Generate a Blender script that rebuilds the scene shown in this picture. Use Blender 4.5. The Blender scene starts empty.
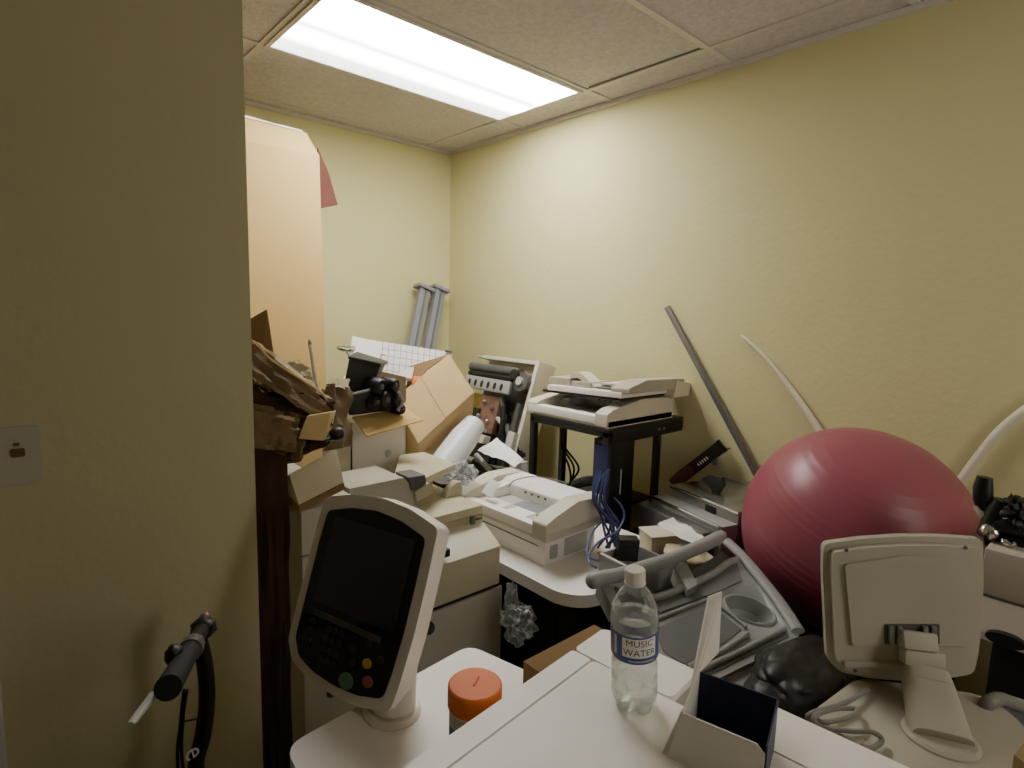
import bpy, bmesh, math, random
from mathutils import Vector, Matrix, Euler, noise
R_ = math.radians
PI = math.pi
random.seed(7)
scn = bpy.context.scene
COL = scn.collection

# ------------------------------------------------------------------ camera
F_PX, CX, CY, ZC = 575.465, 512.0, 384.0, 1.5
YAW, PITCH, ROLL = 0.73329658, 0.12477003, 0.02851667
def cam_axes():
    ca, sa, cb, sb, cg, sg = math.cos(YAW), math.sin(YAW), math.cos(PITCH), math.sin(PITCH), math.cos(ROLL), math.sin(ROLL)
    W = Matrix(((ca, -sa, 0), (0, 0, -1), (sa, ca, 0)))
    P = Matrix(((1, 0, 0), (0, cb, -sb), (0, sb, cb)))
    G = Matrix(((cg, -sg, 0), (sg, cg, 0), (0, 0, 1)))
    return G @ P @ W            # rows: right, down, forward in world axes
CAM = cam_axes()
EYE = Vector((0, 0, ZC))
def ray(x, y):
    return CAM.transposed() @ Vector((x - CX, y - CY, F_PX))
def atz(x, y, z):
    r = ray(x, y); return EYE + r * ((z - ZC) / r.z)
def aty(x, y, Y):
    r = ray(x, y); return EYE + r * (Y / r.y)
def atx(x, y, X):
    r = ray(x, y); return EYE + r * (X / r.x)
def atd(x, y, d):
    return EYE + ray(x, y) * (d / F_PX)

cd = bpy.data.cameras.new('camera'); cam = bpy.data.objects.new('camera', cd); COL.objects.link(cam)
cd.sensor_width = 36; cd.lens = 36 * F_PX / 1024; cd.clip_start = 0.02
rt, dn, fw = CAM[0], CAM[1], CAM[2]
cam.matrix_world = Matrix(((rt.x, -dn.x, -fw.x, 0), (rt.y, -dn.y, -fw.y, 0), (rt.z, -dn.z, -fw.z, ZC), (0, 0, 0, 1)))
scn.camera = cam

# ------------------------------------------------------------------ materials
def srgb(r, g, b):
    f = lambda c: (c / 255 / 12.92) if c / 255 <= .04045 else ((c / 255 + .055) / 1.055) ** 2.4
    return (f(r), f(g), f(b), 1)
def mat(name, rgb, rough=.5, metal=0, var=.12, scale=6, bump=0, bscale=60, trans=0, ior=1.45, spec=.5, alpha=1, detail=4, coat=0):
    m = bpy.data.materials.new(name); m.use_nodes = True
    nt = m.node_tree; b = nt.nodes['Principled BSDF']
    c = srgb(*rgb)
    tc = nt.nodes.new('ShaderNodeTexCoord')
    if var:
        n = nt.nodes.new('ShaderNodeTexNoise'); n.inputs['Scale'].default_value = scale; n.inputs['Detail'].default_value = detail
        nt.links.new(tc.outputs['Object'], n.inputs['Vector'])
        r = nt.nodes.new('ShaderNodeValToRGB')
        r.color_ramp.elements[0].position = .3; r.color_ramp.elements[1].position = .7
        r.color_ramp.elements[0].color = tuple(x * (1 - var) for x in c[:3]) + (1,)
        r.color_ramp.elements[1].color = tuple(min(1, x * (1 + var)) for x in c[:3]) + (1,)
        nt.links.new(n.outputs['Fac'], r.inputs['Fac']); nt.links.new(r.outputs['Color'], b.inputs['Base Color'])
    else:
        b.inputs['Base Color'].default_value = c
    b.inputs['Roughness'].default_value = rough; b.inputs['Metallic'].default_value = metal
    b.inputs['Specular IOR Level'].default_value = spec; b.inputs['IOR'].default_value = ior
    b.inputs['Transmission Weight'].default_value = trans; b.inputs['Alpha'].default_value = alpha
    b.inputs['Coat Weight'].default_value = coat
    if bump:
        n2 = nt.nodes.new('ShaderNodeTexNoise'); n2.inputs['Scale'].default_value = bscale; n2.inputs['Detail'].default_value = 5
        nt.links.new(tc.outputs['Object'], n2.inputs['Vector'])
        bp = nt.nodes.new('ShaderNodeBump'); bp.inputs['Strength'].default_value = bump; bp.inputs['Distance'].default_value = .01
        nt.links.new(n2.outputs['Fac'], bp.inputs['Height']); nt.links.new(bp.outputs['Normal'], b.inputs['Normal'])
    return m
M = {}
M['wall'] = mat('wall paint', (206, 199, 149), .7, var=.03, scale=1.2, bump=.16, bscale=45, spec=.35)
M['wall_dark'] = mat('partition paint', (190, 182, 144), .8, var=.04, scale=2, bump=.12, bscale=60, spec=.2)  # same paint as the other walls, darkened to hold the partition's shade
M['tbar'] = mat('grid metal', (204, 200, 196), .5, var=.03)
M['floor'] = mat('floor', (70, 62, 52), .8, var=.2, scale=20)
M['card'] = mat('cardboard', (194, 165, 118), .85, var=.06, scale=5, bump=.05, bscale=30, spec=.2)
M['card_pale'] = mat('pale cardboard', (202, 170, 112), .85, var=.04, scale=3, spec=.2)
M['card_dark'] = mat('cardboard inside', (128, 102, 70), .9, var=.08, scale=6, spec=.1)
M['card_red'] = mat('red printed board', (92, 48, 38), .8, var=.2, scale=6)
M['kraft'] = mat('kraft paper', (104, 86, 62), .85, var=.18, scale=5, bump=.3, bscale=12, spec=.2)
M['kraft_light'] = mat('kraft paper light', (164, 150, 122), .85, var=.1, scale=6, bump=.3, bscale=12, spec=.2)
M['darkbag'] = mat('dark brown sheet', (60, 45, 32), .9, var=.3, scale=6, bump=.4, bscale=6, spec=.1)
M['beige'] = mat('beige plastic', (210, 204, 184), .5, var=.05, scale=8)
M['beige_old'] = mat('yellowed plastic', (186, 178, 148), .55, var=.06, scale=6)
M['beige_dim'] = mat('grey beige plastic', (176, 170, 152), .55, var=.07, scale=6)
M['offwhite'] = mat('off white plastic', (246, 241, 236), .45, var=.035, scale=5)
M['white'] = mat('white board', (228, 224, 214), .7, var=.03, scale=5)
M['paper'] = mat('white paper', (238, 236, 232), .85, var=.02, scale=8)
M['lightgrey'] = mat('light grey plastic', (186, 186, 178), .5, var=.04)
M['grey'] = mat('grey plastic', (160, 160, 156), .5, var=.05, scale=8)
M['tread'] = mat('treadmill plastic', (142, 142, 140), .45, var=.05, scale=10, bump=.05, bscale=120)
M['tread_dark'] = mat('treadmill mat', (98, 99, 97), .6, var=.06, scale=10)
M['greymetal'] = mat('grey metal', (120, 118, 118), .4, metal=.7, var=.06)
M['post'] = mat('grey post', (138, 140, 150), .45, metal=.2, var=.06)
M['steel'] = mat('steel', (170, 170, 164), .32, metal=.85, var=.1, scale=5)
M['steel_top'] = mat('brushed steel top', (150, 150, 138), .2, metal=.8, var=.1, scale=4)
M['chrome'] = mat('chrome', (220, 220, 220), .12, metal=1, var=0)
M['dark'] = mat('black plastic', (20, 20, 21), .45, var=.2, scale=10)
M['black'] = mat('black metal', (15, 15, 16), .5, var=.2, scale=10)
M['blackshine'] = mat('black gloss', (12, 12, 14), .34, var=.2, scale=8)
M['rubber'] = mat('rubber', (22, 22, 22), .8, var=.2)
M['bin'] = mat('dark bin', (34, 37, 32), .5, var=.15, scale=8)
M['glass_dark'] = mat('dark glass', (26, 29, 42), .14, var=.2, scale=4)
M['screen'] = mat('screen', (60, 54, 64), .22, var=.15, scale=5)
M['mid'] = mat('mid grey', (84, 84, 82), .5, var=.12, scale=10)
M['navy'] = mat('navy card', (30, 36, 70), .5, var=.15, scale=6)
M['blue'] = mat('blue cable', (50, 62, 118), .45, var=.1)
M['darkblue'] = mat('dark blue', (30, 38, 84), .5, var=.1)
M['labelblue'] = mat('label blue', (42, 66, 140), .4, var=.08, scale=30)
M['labelnavy'] = mat('label navy', (44, 44, 100), .4, var=.35, scale=60)
M['labelred'] = mat('label red', (160, 56, 80), .4, var=.1)
M['ink'] = mat('ink', (26, 26, 34), .6, var=0)
M['red'] = mat('red print', (180, 70, 74), .7, var=0)
M['orange'] = mat('orange cap', (236, 112, 38), .55, var=.06, scale=12)
M['orange2'] = mat('orange box', (224, 110, 64), .6, var=.06)
M['ball'] = mat('burgundy vinyl', (156, 76, 92), .36, var=.06, scale=3, bump=.02, bscale=200)
M['cable'] = mat('grey cable', (128, 126, 118), .5, var=.06)
M['tubewhite'] = mat('white tube', (224, 218, 196), .35, var=.03)
M['clearlid'] = mat('translucent beige plastic', (214, 200, 166), .3, var=.08, scale=8)
M['gold'] = mat('brass', (150, 122, 60), .35, metal=.6, var=.3, scale=20)
M['copper'] = mat('copper', (150, 112, 100), .4, metal=.4, var=.3, scale=30)
M['green'] = mat('green key', (92, 142, 120), .4, var=0)
M['pink'] = mat('pink key', (158, 84, 98), .4, var=0)
M['yellow'] = mat('amber key', (206, 168, 80), .4, var=0)
M['key'] = mat('dark key', (48, 50, 56), .4, var=0)
M['pinkgrey'] = mat('pink grey box', (186, 172, 156), .6, var=.05)
M['wood'] = mat('wood edge', (146, 124, 82), .6, var=.2, scale=9)
M['powder'] = mat('white powder', (226, 222, 208), .9, var=.05)

def sheer(name, rgb, a, rough=.15):
    m = bpy.data.materials.new(name); m.use_nodes = True; nt = m.node_tree
    for n in list(nt.nodes): nt.nodes.remove(n)
    o = nt.nodes.new('ShaderNodeOutputMaterial'); mx = nt.nodes.new('ShaderNodeMixShader')
    t = nt.nodes.new('ShaderNodeBsdfTransparent'); p = nt.nodes.new('ShaderNodeBsdfPrincipled')
    t.inputs['Color'].default_value = (.96, .97, .97, 1)
    p.inputs['Base Color'].default_value = srgb(*rgb); p.inputs['Roughness'].default_value = rough
    lw = nt.nodes.new('ShaderNodeLayerWeight'); lw.inputs['Blend'].default_value = .35
    mt = nt.nodes.new('ShaderNodeMapRange'); mt.inputs['To Min'].default_value = a; mt.inputs['To Max'].default_value = min(1, a + .5)
    nt.links.new(lw.outputs['Facing'], mt.inputs['Value']); nt.links.new(mt.outputs['Result'], mx.inputs['Fac'])
    nt.links.new(t.outputs[0], mx.inputs[1]); nt.links.new(p.outputs[0], mx.inputs[2]); nt.links.new(mx.outputs[0], o.inputs['Surface'])
    return m
M['pet'] = sheer('clear bottle plastic', (225, 228, 226), .10, .08)
M['film'] = sheer('clear film', (205, 208, 210), .22, .12)
M['foam'] = sheer('milky film', (232, 234, 238), .80, .35)
def water():
    m = bpy.data.materials.new('water'); m.use_nodes = True; nt = m.node_tree
    for n in list(nt.nodes): nt.nodes.remove(n)
    o = nt.nodes.new('ShaderNodeOutputMaterial'); mx = nt.nodes.new('ShaderNodeMixShader'); mx.inputs['Fac'].default_value = .45
    g = nt.nodes.new('ShaderNodeBsdfGlass'); g.inputs['IOR'].default_value = 1.33; g.inputs['Roughness'].default_value = .02; g.inputs['Color'].default_value = (.97, .98, .97, 1)
    t = nt.nodes.new('ShaderNodeBsdfTransparent'); t.inputs['Color'].default_value = (.93, .94, .92, 1)
    nt.links.new(g.outputs[0], mx.inputs[1]); nt.links.new(t.outputs[0], mx.inputs[2]); nt.links.new(mx.outputs[0], o.inputs['Surface'])
    return m
M['water'] = water()

def ceiling_mat():
    m = mat('acoustic tile', (206, 200, 202), .9, var=.10, scale=55, spec=.1)
    nt = m.node_tree; b = nt.nodes['Principled BSDF']; tc = nt.nodes.new('ShaderNodeTexCoord')
    n = nt.nodes.new('ShaderNodeTexNoise'); n.inputs['Scale'].default_value = 42; n.inputs['Detail'].default_value = 6; n.inputs['Roughness'].default_value = .7
    nt.links.new(tc.outputs['Object'], n.inputs['Vector'])
    bp = nt.nodes.new('ShaderNodeBump'); bp.inputs['Strength'].default_value = .55; bp.inputs['Distance'].default_value = .02
    nt.links.new(n.outputs['Fac'], bp.inputs['Height']); nt.links.new(bp.outputs['Normal'], b.inputs['Normal'])
    v = nt.nodes.new('ShaderNodeTexVoronoi'); v.inputs['Scale'].default_value = 30
    nt.links.new(tc.outputs['Object'], v.inputs['Vector'])
    return m
M['tile'] = ceiling_mat()

def lens_mat():
    m = bpy.data.materials.new('lamp diffuser'); m.use_nodes = True; nt = m.node_tree
    for n in list(nt.nodes): nt.nodes.remove(n)
    o = nt.nodes.new('ShaderNodeOutputMaterial'); e = nt.nodes.new('ShaderNodeEmission')
    e.inputs['Color'].default_value = (1, .98, .94, 1)
    tc = nt.nodes.new('ShaderNodeTexCoord'); sp = nt.nodes.new('ShaderNodeSeparateXYZ')
    nt.links.new(tc.outputs['Object'], sp.inputs[0])
    # two tubes behind the prismatic lens: brighter bands along the length
    r = nt.nodes.new('ShaderNodeMapRange'); r.inputs['From Min'].default_value = -.28; r.inputs['From Max'].default_value = .28
    nt.links.new(sp.outputs['Y'], r.inputs['Value'])
    cr = nt.nodes.new('ShaderNodeValToRGB'); el = cr.color_ramp.elements
    el[0].position = 0; el[0].color = (1, 1, 1, 1); el[1].position = 1; el[1].color = (.16, .16, .17, 1)
    for p, c in ((.34, 1), (.45, .7), (.51, .24), (.57, .7), (.66, 1), (.74, .7), (.82, .20)):
        x = el.new(p); x.color = (c, c, c, 1)
    nt.links.new(r.outputs['Result'], cr.inputs['Fac'])
    mul = nt.nodes.new('ShaderNodeMath'); mul.operation = 'MULTIPLY'; mul.inputs[1].default_value = LAMP
    nt.links.new(cr.outputs['Color'], mul.inputs[0]); nt.links.new(mul.outputs[0], e.inputs['Strength'])
    nt.links.new(e.outputs[0], o.inputs['Surface'])
    return m
LAMP = 10.5
M['lens'] = lens_mat()
def planner_mat():
    m = mat('planner print', (236, 234, 228), .8, var=0); nt = m.node_tree; b = nt.nodes['Principled BSDF']
    tc = nt.nodes.new('ShaderNodeTexCoord'); br = nt.nodes.new('ShaderNodeTexBrick')
    br.inputs['Color1'].default_value = srgb(240, 238, 234); br.inputs['Color2'].default_value = srgb(232, 230, 228)
    br.inputs['Mortar'].default_value = srgb(150, 120, 124); br.inputs['Scale'].default_value = 1
    br.inputs['Mortar Size'].default_value = .0014; br.inputs['Brick Width'].default_value = .030; br.inputs['Row Height'].default_value = .036
    br.offset = 0
    nt.links.new(tc.outputs['Object'], br.inputs['Vector']); nt.links.new(br.outputs['Color'], b.inputs['Base Color'])
    return m
M['planner'] = planner_mat()

# ------------------------------------------------------------------ mesh builder
class MB:
    def __init__(s): s.bm = bmesh.new()
    def _xf(s, vs, loc=(0, 0, 0), rot=(0, 0, 0), mtx=None):
        m = mtx if mtx is not None else Matrix.Translation(Vector(loc)) @ Euler(rot).to_matrix().to_4x4()
        for v in vs: v.co = m @ v.co
    def box(s, x0, x1, y0, y1, z0, z1, bev=0, loc=(0, 0, 0), rot=(0, 0, 0), mtx=None, seg=2):
        b = bmesh.new()
        vs = [b.verts.new(p) for p in ((x0, y0, z0), (x1, y0, z0), (x1, y1, z0), (x0, y1, z0), (x0, y0, z1), (x1, y0, z1), (x1, y1, z1), (x0, y1, z1))]
        for f in ((3, 2, 1, 0), (4, 5, 6, 7), (0, 1, 5, 4), (1, 2, 6, 5), (2, 3, 7, 6), (3, 0, 4, 7)): b.faces.new([vs[i] for i in f])
        if bev: bmesh.ops.bevel(b, geom=b.edges[:], offset=bev, segments=seg, profile=.6, affect='EDGES')
        s._add(b, loc, rot, mtx); return s
    def _add(s, b, loc=(0, 0, 0), rot=(0, 0, 0), mtx=None):
        s._xf(b.verts, loc, rot, mtx)
        bmesh.ops.recalc_face_normals(b, faces=b.faces[:])
        me = bpy.data.meshes.new('tmp'); b.to_mesh(me); b.free(); s.bm.from_mesh(me); bpy.data.meshes.remove(me)
    def hexa(s, pts, bev=0):
        b = bmesh.new(); vs = [b.verts.new(p) for p in pts]
        for f in ((3, 2, 1, 0), (4, 5, 6, 7), (0, 1, 5, 4), (1, 2, 6, 5), (2, 3, 7, 6), (3, 0, 4, 7)): b.faces.new([vs[i] for i in f])
        if bev: bmesh.ops.bevel(b, geom=b.edges[:], offset=bev, segments=2, profile=.6, affect='EDGES')
        s._add(b); return s
    def prism(s, poly, h0, h1, bev=0, loc=(0, 0, 0), rot=(0, 0, 0), mtx=None, axis='z'):
        b = bmesh.new()
        def c(p, h): return {'z': (p[0], p[1], h), 'y': (p[0], h, p[1]), 'x': (h, p[0], p[1])}[axis]
        lo = [b.verts.new(c(p, h0)) for p in poly]; hi = [b.verts.new(c(p, h1)) for p in poly]; n = len(poly)
        b.faces.new(lo[::-1]); b.faces.new(hi)
        for i in range(n): b.faces.new((lo[i], lo[(i + 1) % n], hi[(i + 1) % n], hi[i]))
        if bev:
            ed = [e for e in b.edges if all(len(f.verts) == n or True for f in e.link_faces) and e.calc_face_angle(0) > R_(30)]
            bmesh.ops.bevel(b, geom=ed, offset=bev, segments=2, profile=.6, affect='EDGES')
        s._add(b, loc, rot, mtx); return s
    def tube(s, pts, r, n=10, cap=True, flat=1.0, sq=1.0):
        pts = [Vector(p) for p in pts]; b = bmesh.new(); rings = []
        rr = r if isinstance(r, (list, tuple)) else [r] * len(pts)
        t0 = (pts[1] - pts[0]).normalized(); up = Vector((0, 0, 1)) if abs(t0.z) < .9 else Vector((1, 0, 0))
        u = t0.cross(up).normalized()
        for i, p in enumerate(pts):
            t = ((pts[min(i + 1, len(pts) - 1)] - pts[max(i - 1, 0)])).normalized()
            u = (u - t * u.dot(t)).normalized(); v = t.cross(u)
            pw = lambda q: math.copysign(abs(q) ** sq, q)
            rings.append([b.verts.new(p + u * pw(math.cos(a)) * rr[i] + v * pw(math.sin(a)) * rr[i] * flat) for a in (2 * PI * k / n for k in range(n))])
        for a, c in zip(rings, rings[1:]):
            for k in range(n): b.faces.new((a[k], a[(k + 1) % n], c[(k + 1) % n], c[k]))
        if cap: b.faces.new(rings[0][::-1]); b.faces.new(rings[-1])
        s._add(b); return s
    def lathe(s, prof, n=40, loc=(0, 0, 0), rot=(0, 0, 0), sx=1, sy=1, mtx=None):
        b = bmesh.new(); rings = []
        for r, z in prof:
            if r < 1e-6: rings.append([b.verts.new((0, 0, z))])
            else: rings.append([b.verts.new((r * math.cos(2 * PI * k / n) * sx, r * math.sin(2 * PI * k / n) * sy, z)) for k in range(n)])
        for a, c in zip(rings, rings[1:]):
            for k in range(n):
                k2 = (k + 1) % n
                f = [a[k % len(a)], a[k2 % len(a)], c[k2 % len(c)], c[k % len(c)]]
                g = []
                for q in f:
                    if q not in g: g.append(q)
                if len(g) > 2: b.faces.new(g)
        s._add(b, loc, rot, mtx); return s
    def cyl(s, a, b_, r, n=20, r2=None):
        return s.tube([a, b_], [r, r if r2 is None else r2], n)
    def blob(s, c, rad, amp=.25, freq=4, sub=4, seed=0, rot=(0, 0, 0)):
        b = bmesh.new(); bmesh.ops.create_icosphere(b, subdivisions=sub, radius=1)
        for v in b.verts:
            d = v.co.normalized(); k = 1 + amp * noise.noise(d * freq * .5 + Vector((seed * 3.1, seed, 0))) + amp * .5 * abs(noise.noise(d * freq * 1.3 + Vector((seed, 7, 1)))) 
            v.co = Vector((d.x * rad[0], d.y * rad[1], d.z * rad[2])) * k
        s._add(b, c, rot); return s
    def sheet(s, q, nu, nv, amp=0, freq=6, seed=0, th=0, fold=None):
        """crumpled or flat sheet between four corners a b c d"""
        a, b_, c, d = [Vector(p) for p in q]; b = bmesh.new(); nrm = (b_ - a).cross(d - a).normalized(); g = []
        for j in range(nv + 1):
            row = []
            for i in range(nu + 1):
                u, v = i / nu, j / nv
                p = a.lerp(b_, u).lerp(d.lerp(c, u), v)
                k = amp * noise.noise(Vector((u * freq, v * freq, seed))) + amp * .6 * abs(noise.noise(Vector((u * freq * 2.3, v * freq * 2.3, seed + 9))))
                if fold: k += fold(u, v)
                row.append(b.verts.new(p + nrm * k))
            g.append(row)
        for j in range(nv):
            for i in range(nu): b.faces.new((g[j][i], g[j][i + 1], g[j + 1][i + 1], g[j + 1][i]))
        if th:
            r = bmesh.ops.solidify(b, geom=b.faces[:], thickness=th)
        me = bpy.data.meshes.new('tmp'); b.to_mesh(me); b.free(); s.bm.from_mesh(me); bpy.data.meshes.remove(me)
        return s
    def slab(s, q, th, bev=0):
        """a flat board: quad q, thickened along -normal"""
        q = [Vector(p) for p in q]; n = (q[1] - q[0]).cross(q[3] - q[0]).normalized()
        return s.hexa([p - n * th for p in q] + q, bev)
    def build(s, name, m, parent=None, smooth=True, ang=35):
        me = bpy.data.meshes.new(name); s.bm.to_mesh(me); s.bm.free()
        for mm in (m if isinstance(m, (list, tuple)) else [m]): me.materials.append(mm)
        if smooth and len(me.polygons):
            me.shade_smooth(); me.set_sharp_from_angle(angle=R_(ang))
        o = bpy.data.objects.new(name, me); COL.objects.link(o)
        if parent is not None: o.parent = parent
        return o
def tag(o, label=None, cat=None, group=None, kind=None):
    if label: o['label'] = label
    if cat: o['category'] = cat
    if group: o['group'] = group
    if kind: o['kind'] = kind
    return o
def thing(name, label, cat, loc=(0, 0, 0), rot=(0, 0, 0), group=None):
    o = bpy.data.objects.new(name, None); COL.objects.link(o); o.empty_display_size = .05
    o.location = loc; o.rotation_euler = rot
    return tag(o, label, cat, group)
def struct(name, mb, m, parent=None, smooth=False):
    o = mb.build(name, m, parent, smooth)
    if parent is None: o['kind'] = 'structure'
    return o
def local(root, p):
    return root.matrix_basis.inverted() @ Vector(p)
def rr(x0, x1, y0, y1, r, n=5):
    """rounded rectangle outline"""
    out = []
    for cx, cy, a0 in ((x1 - r, y1 - r, 0), (x0 + r, y1 - r, 90), (x0 + r, y0 + r, 180), (x1 - r, y0 + r, 270)):
        for k in range(n + 1):
            a = R_(a0 + 90 * k / n); out.append((cx + r * math.cos(a), cy + r * math.sin(a)))
    return out
def roundpoly(poly, r, n=4):
    out = []
    L = len(poly)
    for i in range(L):
        p = Vector(poly[i]); a = (Vector(poly[i - 1]) - p); b = (Vector(poly[(i + 1) % L]) - p)
        k = min(r, a.length * .45, b.length * .45); A = p + a.normalized() * k; B = p + b.normalized() * k
        for t in range(n + 1):
            t /= n; out.append(tuple((1 - t) ** 2 * A + 2 * t * (1 - t) * p + t * t * B))
    return out
def bez(p0, p1, p2, p3, n=14):
    p0, p1, p2, p3 = map(Vector, (p0, p1, p2, p3))
    return [((1 - t) ** 3) * p0 + 3 * t * (1 - t) ** 2 * p1 + 3 * t * t * (1 - t) * p2 + t ** 3 * p3 for t in (i / n for i in range(n + 1))]
def spline(pts, n=6):
    pts = [Vector(p) for p in pts]; out = []
    for i in range(len(pts) - 1):
        a, b, c, d = pts[max(i - 1, 0)], pts[i], pts[i + 1], pts[min(i + 2, len(pts) - 1)]
        for k in range(n):
            t = k / n
            out.append(.5 * ((2 * b) + (c - a) * t + (2 * a - 5 * b + 4 * c - d) * t * t + (3 * b - a - 3 * c + d) * t ** 3))
    out.append(pts[-1]); return out
def text_mesh(body, size, name, off=0):
    cu = bpy.data.curves.new(name, 'FONT'); cu.body = body; cu.size = size; cu.align_x = 'CENTER'; cu.align_y = 'CENTER'; cu.resolution_u = 3; cu.offset = off
    o = bpy.data.objects.new(name, cu); COL.objects.link(o)
    dg = bpy.context.evaluated_depsgraph_get(); me = bpy.data.meshes.new_from_object(o.evaluated_get(dg))
    bpy.data.objects.remove(o); bpy.data.curves.remove(cu)
    return me

# ================================================================== THE ROOM
ZT = 2.5; XR = 2.24; YB = 3.13; XL = -1.5; YF = -1.3; YP = 1.20; XP = aty(253, 400, 1.20).x
struct('floor', MB().box(XL, XR, YF, YB, -.05, 0), M['floor'])
ceil = struct('ceiling', MB().box(XL, XR, YF, YB, ZT, ZT + .06), M['tile'])
g = MB()
for x in (2.052, .835, -.38): g.box(x - .012, x + .012, YF, YB, ZT - .006, ZT + .001)
for y in (3.04, 2.43, 1.832, 1.235, .62, 0, -.61): g.box(XL, XR, y - .012, y + .012, ZT - .0065, ZT + .001)
g.build('grid', M['tbar'], ceil, False)
# grey strip drawn in for the shade at a sagging tile edge beside the lamp
MB().slab([(2.036, 1.80, ZT - .004), (2.036, 1.26, ZT - .004), (2.028, 1.26, ZT - .004), (2.028, 1.80, ZT - .004)], .002).build('shadow_gap', M['mid'], ceil, False)
struct('wall_right', MB().box(XR, XR + .1, YF, YB + .1, 0, ZT + .05), M['wall'])
struct('wall_back', MB().box(XL, XR, YB, YB + .1, 0, ZT + .05), M['wall'])
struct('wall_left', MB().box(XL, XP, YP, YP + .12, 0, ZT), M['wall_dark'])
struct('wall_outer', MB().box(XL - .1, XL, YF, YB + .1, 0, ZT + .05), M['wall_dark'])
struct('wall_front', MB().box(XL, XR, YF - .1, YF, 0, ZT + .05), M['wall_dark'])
struct('trim_1', MB().box(XR - .018, XR, YF, YB, ZT - .022, ZT - .002).box(XL, XR, YB - .018, YB, ZT - .022, ZT - .002), M['tbar'])
pe = aty(8, 768, YP - .012)
struct('trim_2', MB().box(pe.x - .09, pe.x, YP - .014, YP, 0, 2.1, .004), M['tbar'])

# ceiling light
lt = thing('ceiling_light', 'long rectangular fluorescent ceiling light glowing white in the tile grid', 'light', (1.442, 2.131, ZT - .004))
MB().box(-.582, .582, -.272, .272, -.006, -.001).build('diffuser', M['lens'], lt, False)
g = MB()
g.box(-.6, .6, -.29, -.272, -.009, .003).box(-.6, .6, .272, .29, -.009, .003).box(-.6, -.582, -.272, .272, -.009, .003).box(.582, .6, -.272, .272, -.009, .003)
g.build('frame', M['tbar'], lt, False)

# outlet plate
a, b = aty(-14, 429, YP), aty(43, 480, YP)
op = thing('wall_outlet', 'beige outlet cover plate on the dark partition wall at left', 'outlet', ((a.x + b.x) / 2, YP, (a.z + b.z) / 2))
w, h = (b.x - a.x) / 2, (a.z - b.z) / 2
MB().prism(rr(-w, w, -h, h, .004), -.006, 0, .002, axis='y').build('plate', M['beige_dim'], op)
MB().prism(rr(-.006, .012, -.002, .012, .003), -.0075, -.004, axis='y').build('socket', M['kraft'], op)
MB().prism(rr(-.002, .006, .016, .021, .002), -.0075, -.004, axis='y').build('screw', M['kraft'], op)

# ================================================================== FOREGROUND COPIER
ca_ = thing('copier', 'big off-white copier with flat closed lid in the foreground under the water bottle', 'copier', (.77, .594, 0), (0, 0, R_(5.9)))
MB().box(-.63, -.005, -.72, -.004, .04, .925, .012).build('body', M['beige'], ca_)
MB().prism(rr(-.64, 0, -.73, 0, .012), .925, .938, .003).build('deck', M['lightgrey'], ca_)
MB().prism(rr(-.64, -.093, -.73, -.041, .008), .939, .95, .003).build('lid', M['offwhite'], ca_)
MB().prism(rr(-.64, -.093, -.0375, 0, .006), .939, .95, .003).build('edge_strip', M['offwhite'], ca_)
for y0, y1 in ((-.175, 0), (-.73, -.205)):
    MB().prism(rr(-.0895, 0, y0, y1, .012), .936, .95, .003).build('hinge_cover', M['offwhite'], ca_)
for k in range(2):
    MB().box(-.648, -.63, -.68, -.05, .12 + k * .25, .34 + k * .25, .006).build('drawer', M['beige'], ca_)

# ------------------------------------------------------------------ control panel heads
def panel_outline(w, h, s=1.0, o=0, arch=1.0):
    W, H = w / 2, h / 2; q = lambda k: H * (.93 + k * arch)
    ctl = [(-W * .99, H * .92), (-W * .5, q(.11)), (0, q(.16)), (W * .5, q(.12)), (W, H * .93), (W * 1.01, H * .4), (W * 1.0, -H * .2), (W * .95, -H * .72), (W * .90, -H * .98),
           (W * .45, -H * 1.08), (0, -H * 1.10), (-W * .45, -H * 1.07), (-W * .82, -H * .98), (-W * .99, -H * .78), (-W * 1.0, -H * .05), (-W * 1.01, H * .5)]
    return [(x * s, y * s + o) for x, y in roundpoly(ctl, .010, 3)]
def frame_mtx(c, yaw, tilt, roll):
    u = Vector((math.cos(yaw), math.sin(yaw), 0)); n0 = Vector((math.sin(yaw), -math.cos(yaw), 0))
    n = n0 * math.cos(tilt) + Vector((0, 0, 1)) * math.sin(tilt); v = n.cross(u)
    u2 = u * math.cos(roll) + v * math.sin(roll); v2 = v * math.cos(roll) - u * math.sin(roll)
    return Matrix(((u2.x, v2.x, n.x, c[0]), (u2.y, v2.y, n.y, c[1]), (u2.z, v2.z, n.z, c[2]), (0, 0, 0, 1)))

K = 1.083; ZL = .85
lp = thing('control_panel_stand', 'off-white copier side shelf carrying the dark touchscreen panel that faces the camera', 'copier', (.45, .70, 0))
def W2L(root, m): return root.matrix_basis.inverted() @ m
poly = [(.27, .592), (.283, .795), (.655, .83), (.70, .64)]
MB().prism(roundpoly([(x - .45, y - .70) for x, y in poly], .03), ZL - .05, ZL, .008).build('shelf', M['offwhite'], lp)
poly = [(.30, .605), (.31, .775), (.63, .80), (.67, .65)]
MB().prism(roundpoly([(x - .45, y - .70) for x, y in poly], .02), .02, ZL - .05, .006).build('body', M['beige_dim'], lp)
mm = W2L(lp, frame_mtx((.433, .861, 1.012), R_(-73.8), R_(19.75), 0))
w, h = .250, .276
bs = atz(392, 710, ZL)
MB().lathe([(0, 0), (.045, 0), (.045, .003), (.041, .009), (0, .010)], loc=local(lp, bs), sy=1.12).build('post_base', M['offwhite'], lp)
nb = local(lp, bs); nt_ = mm @ Vector((.070, -.03, -.045))
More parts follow.
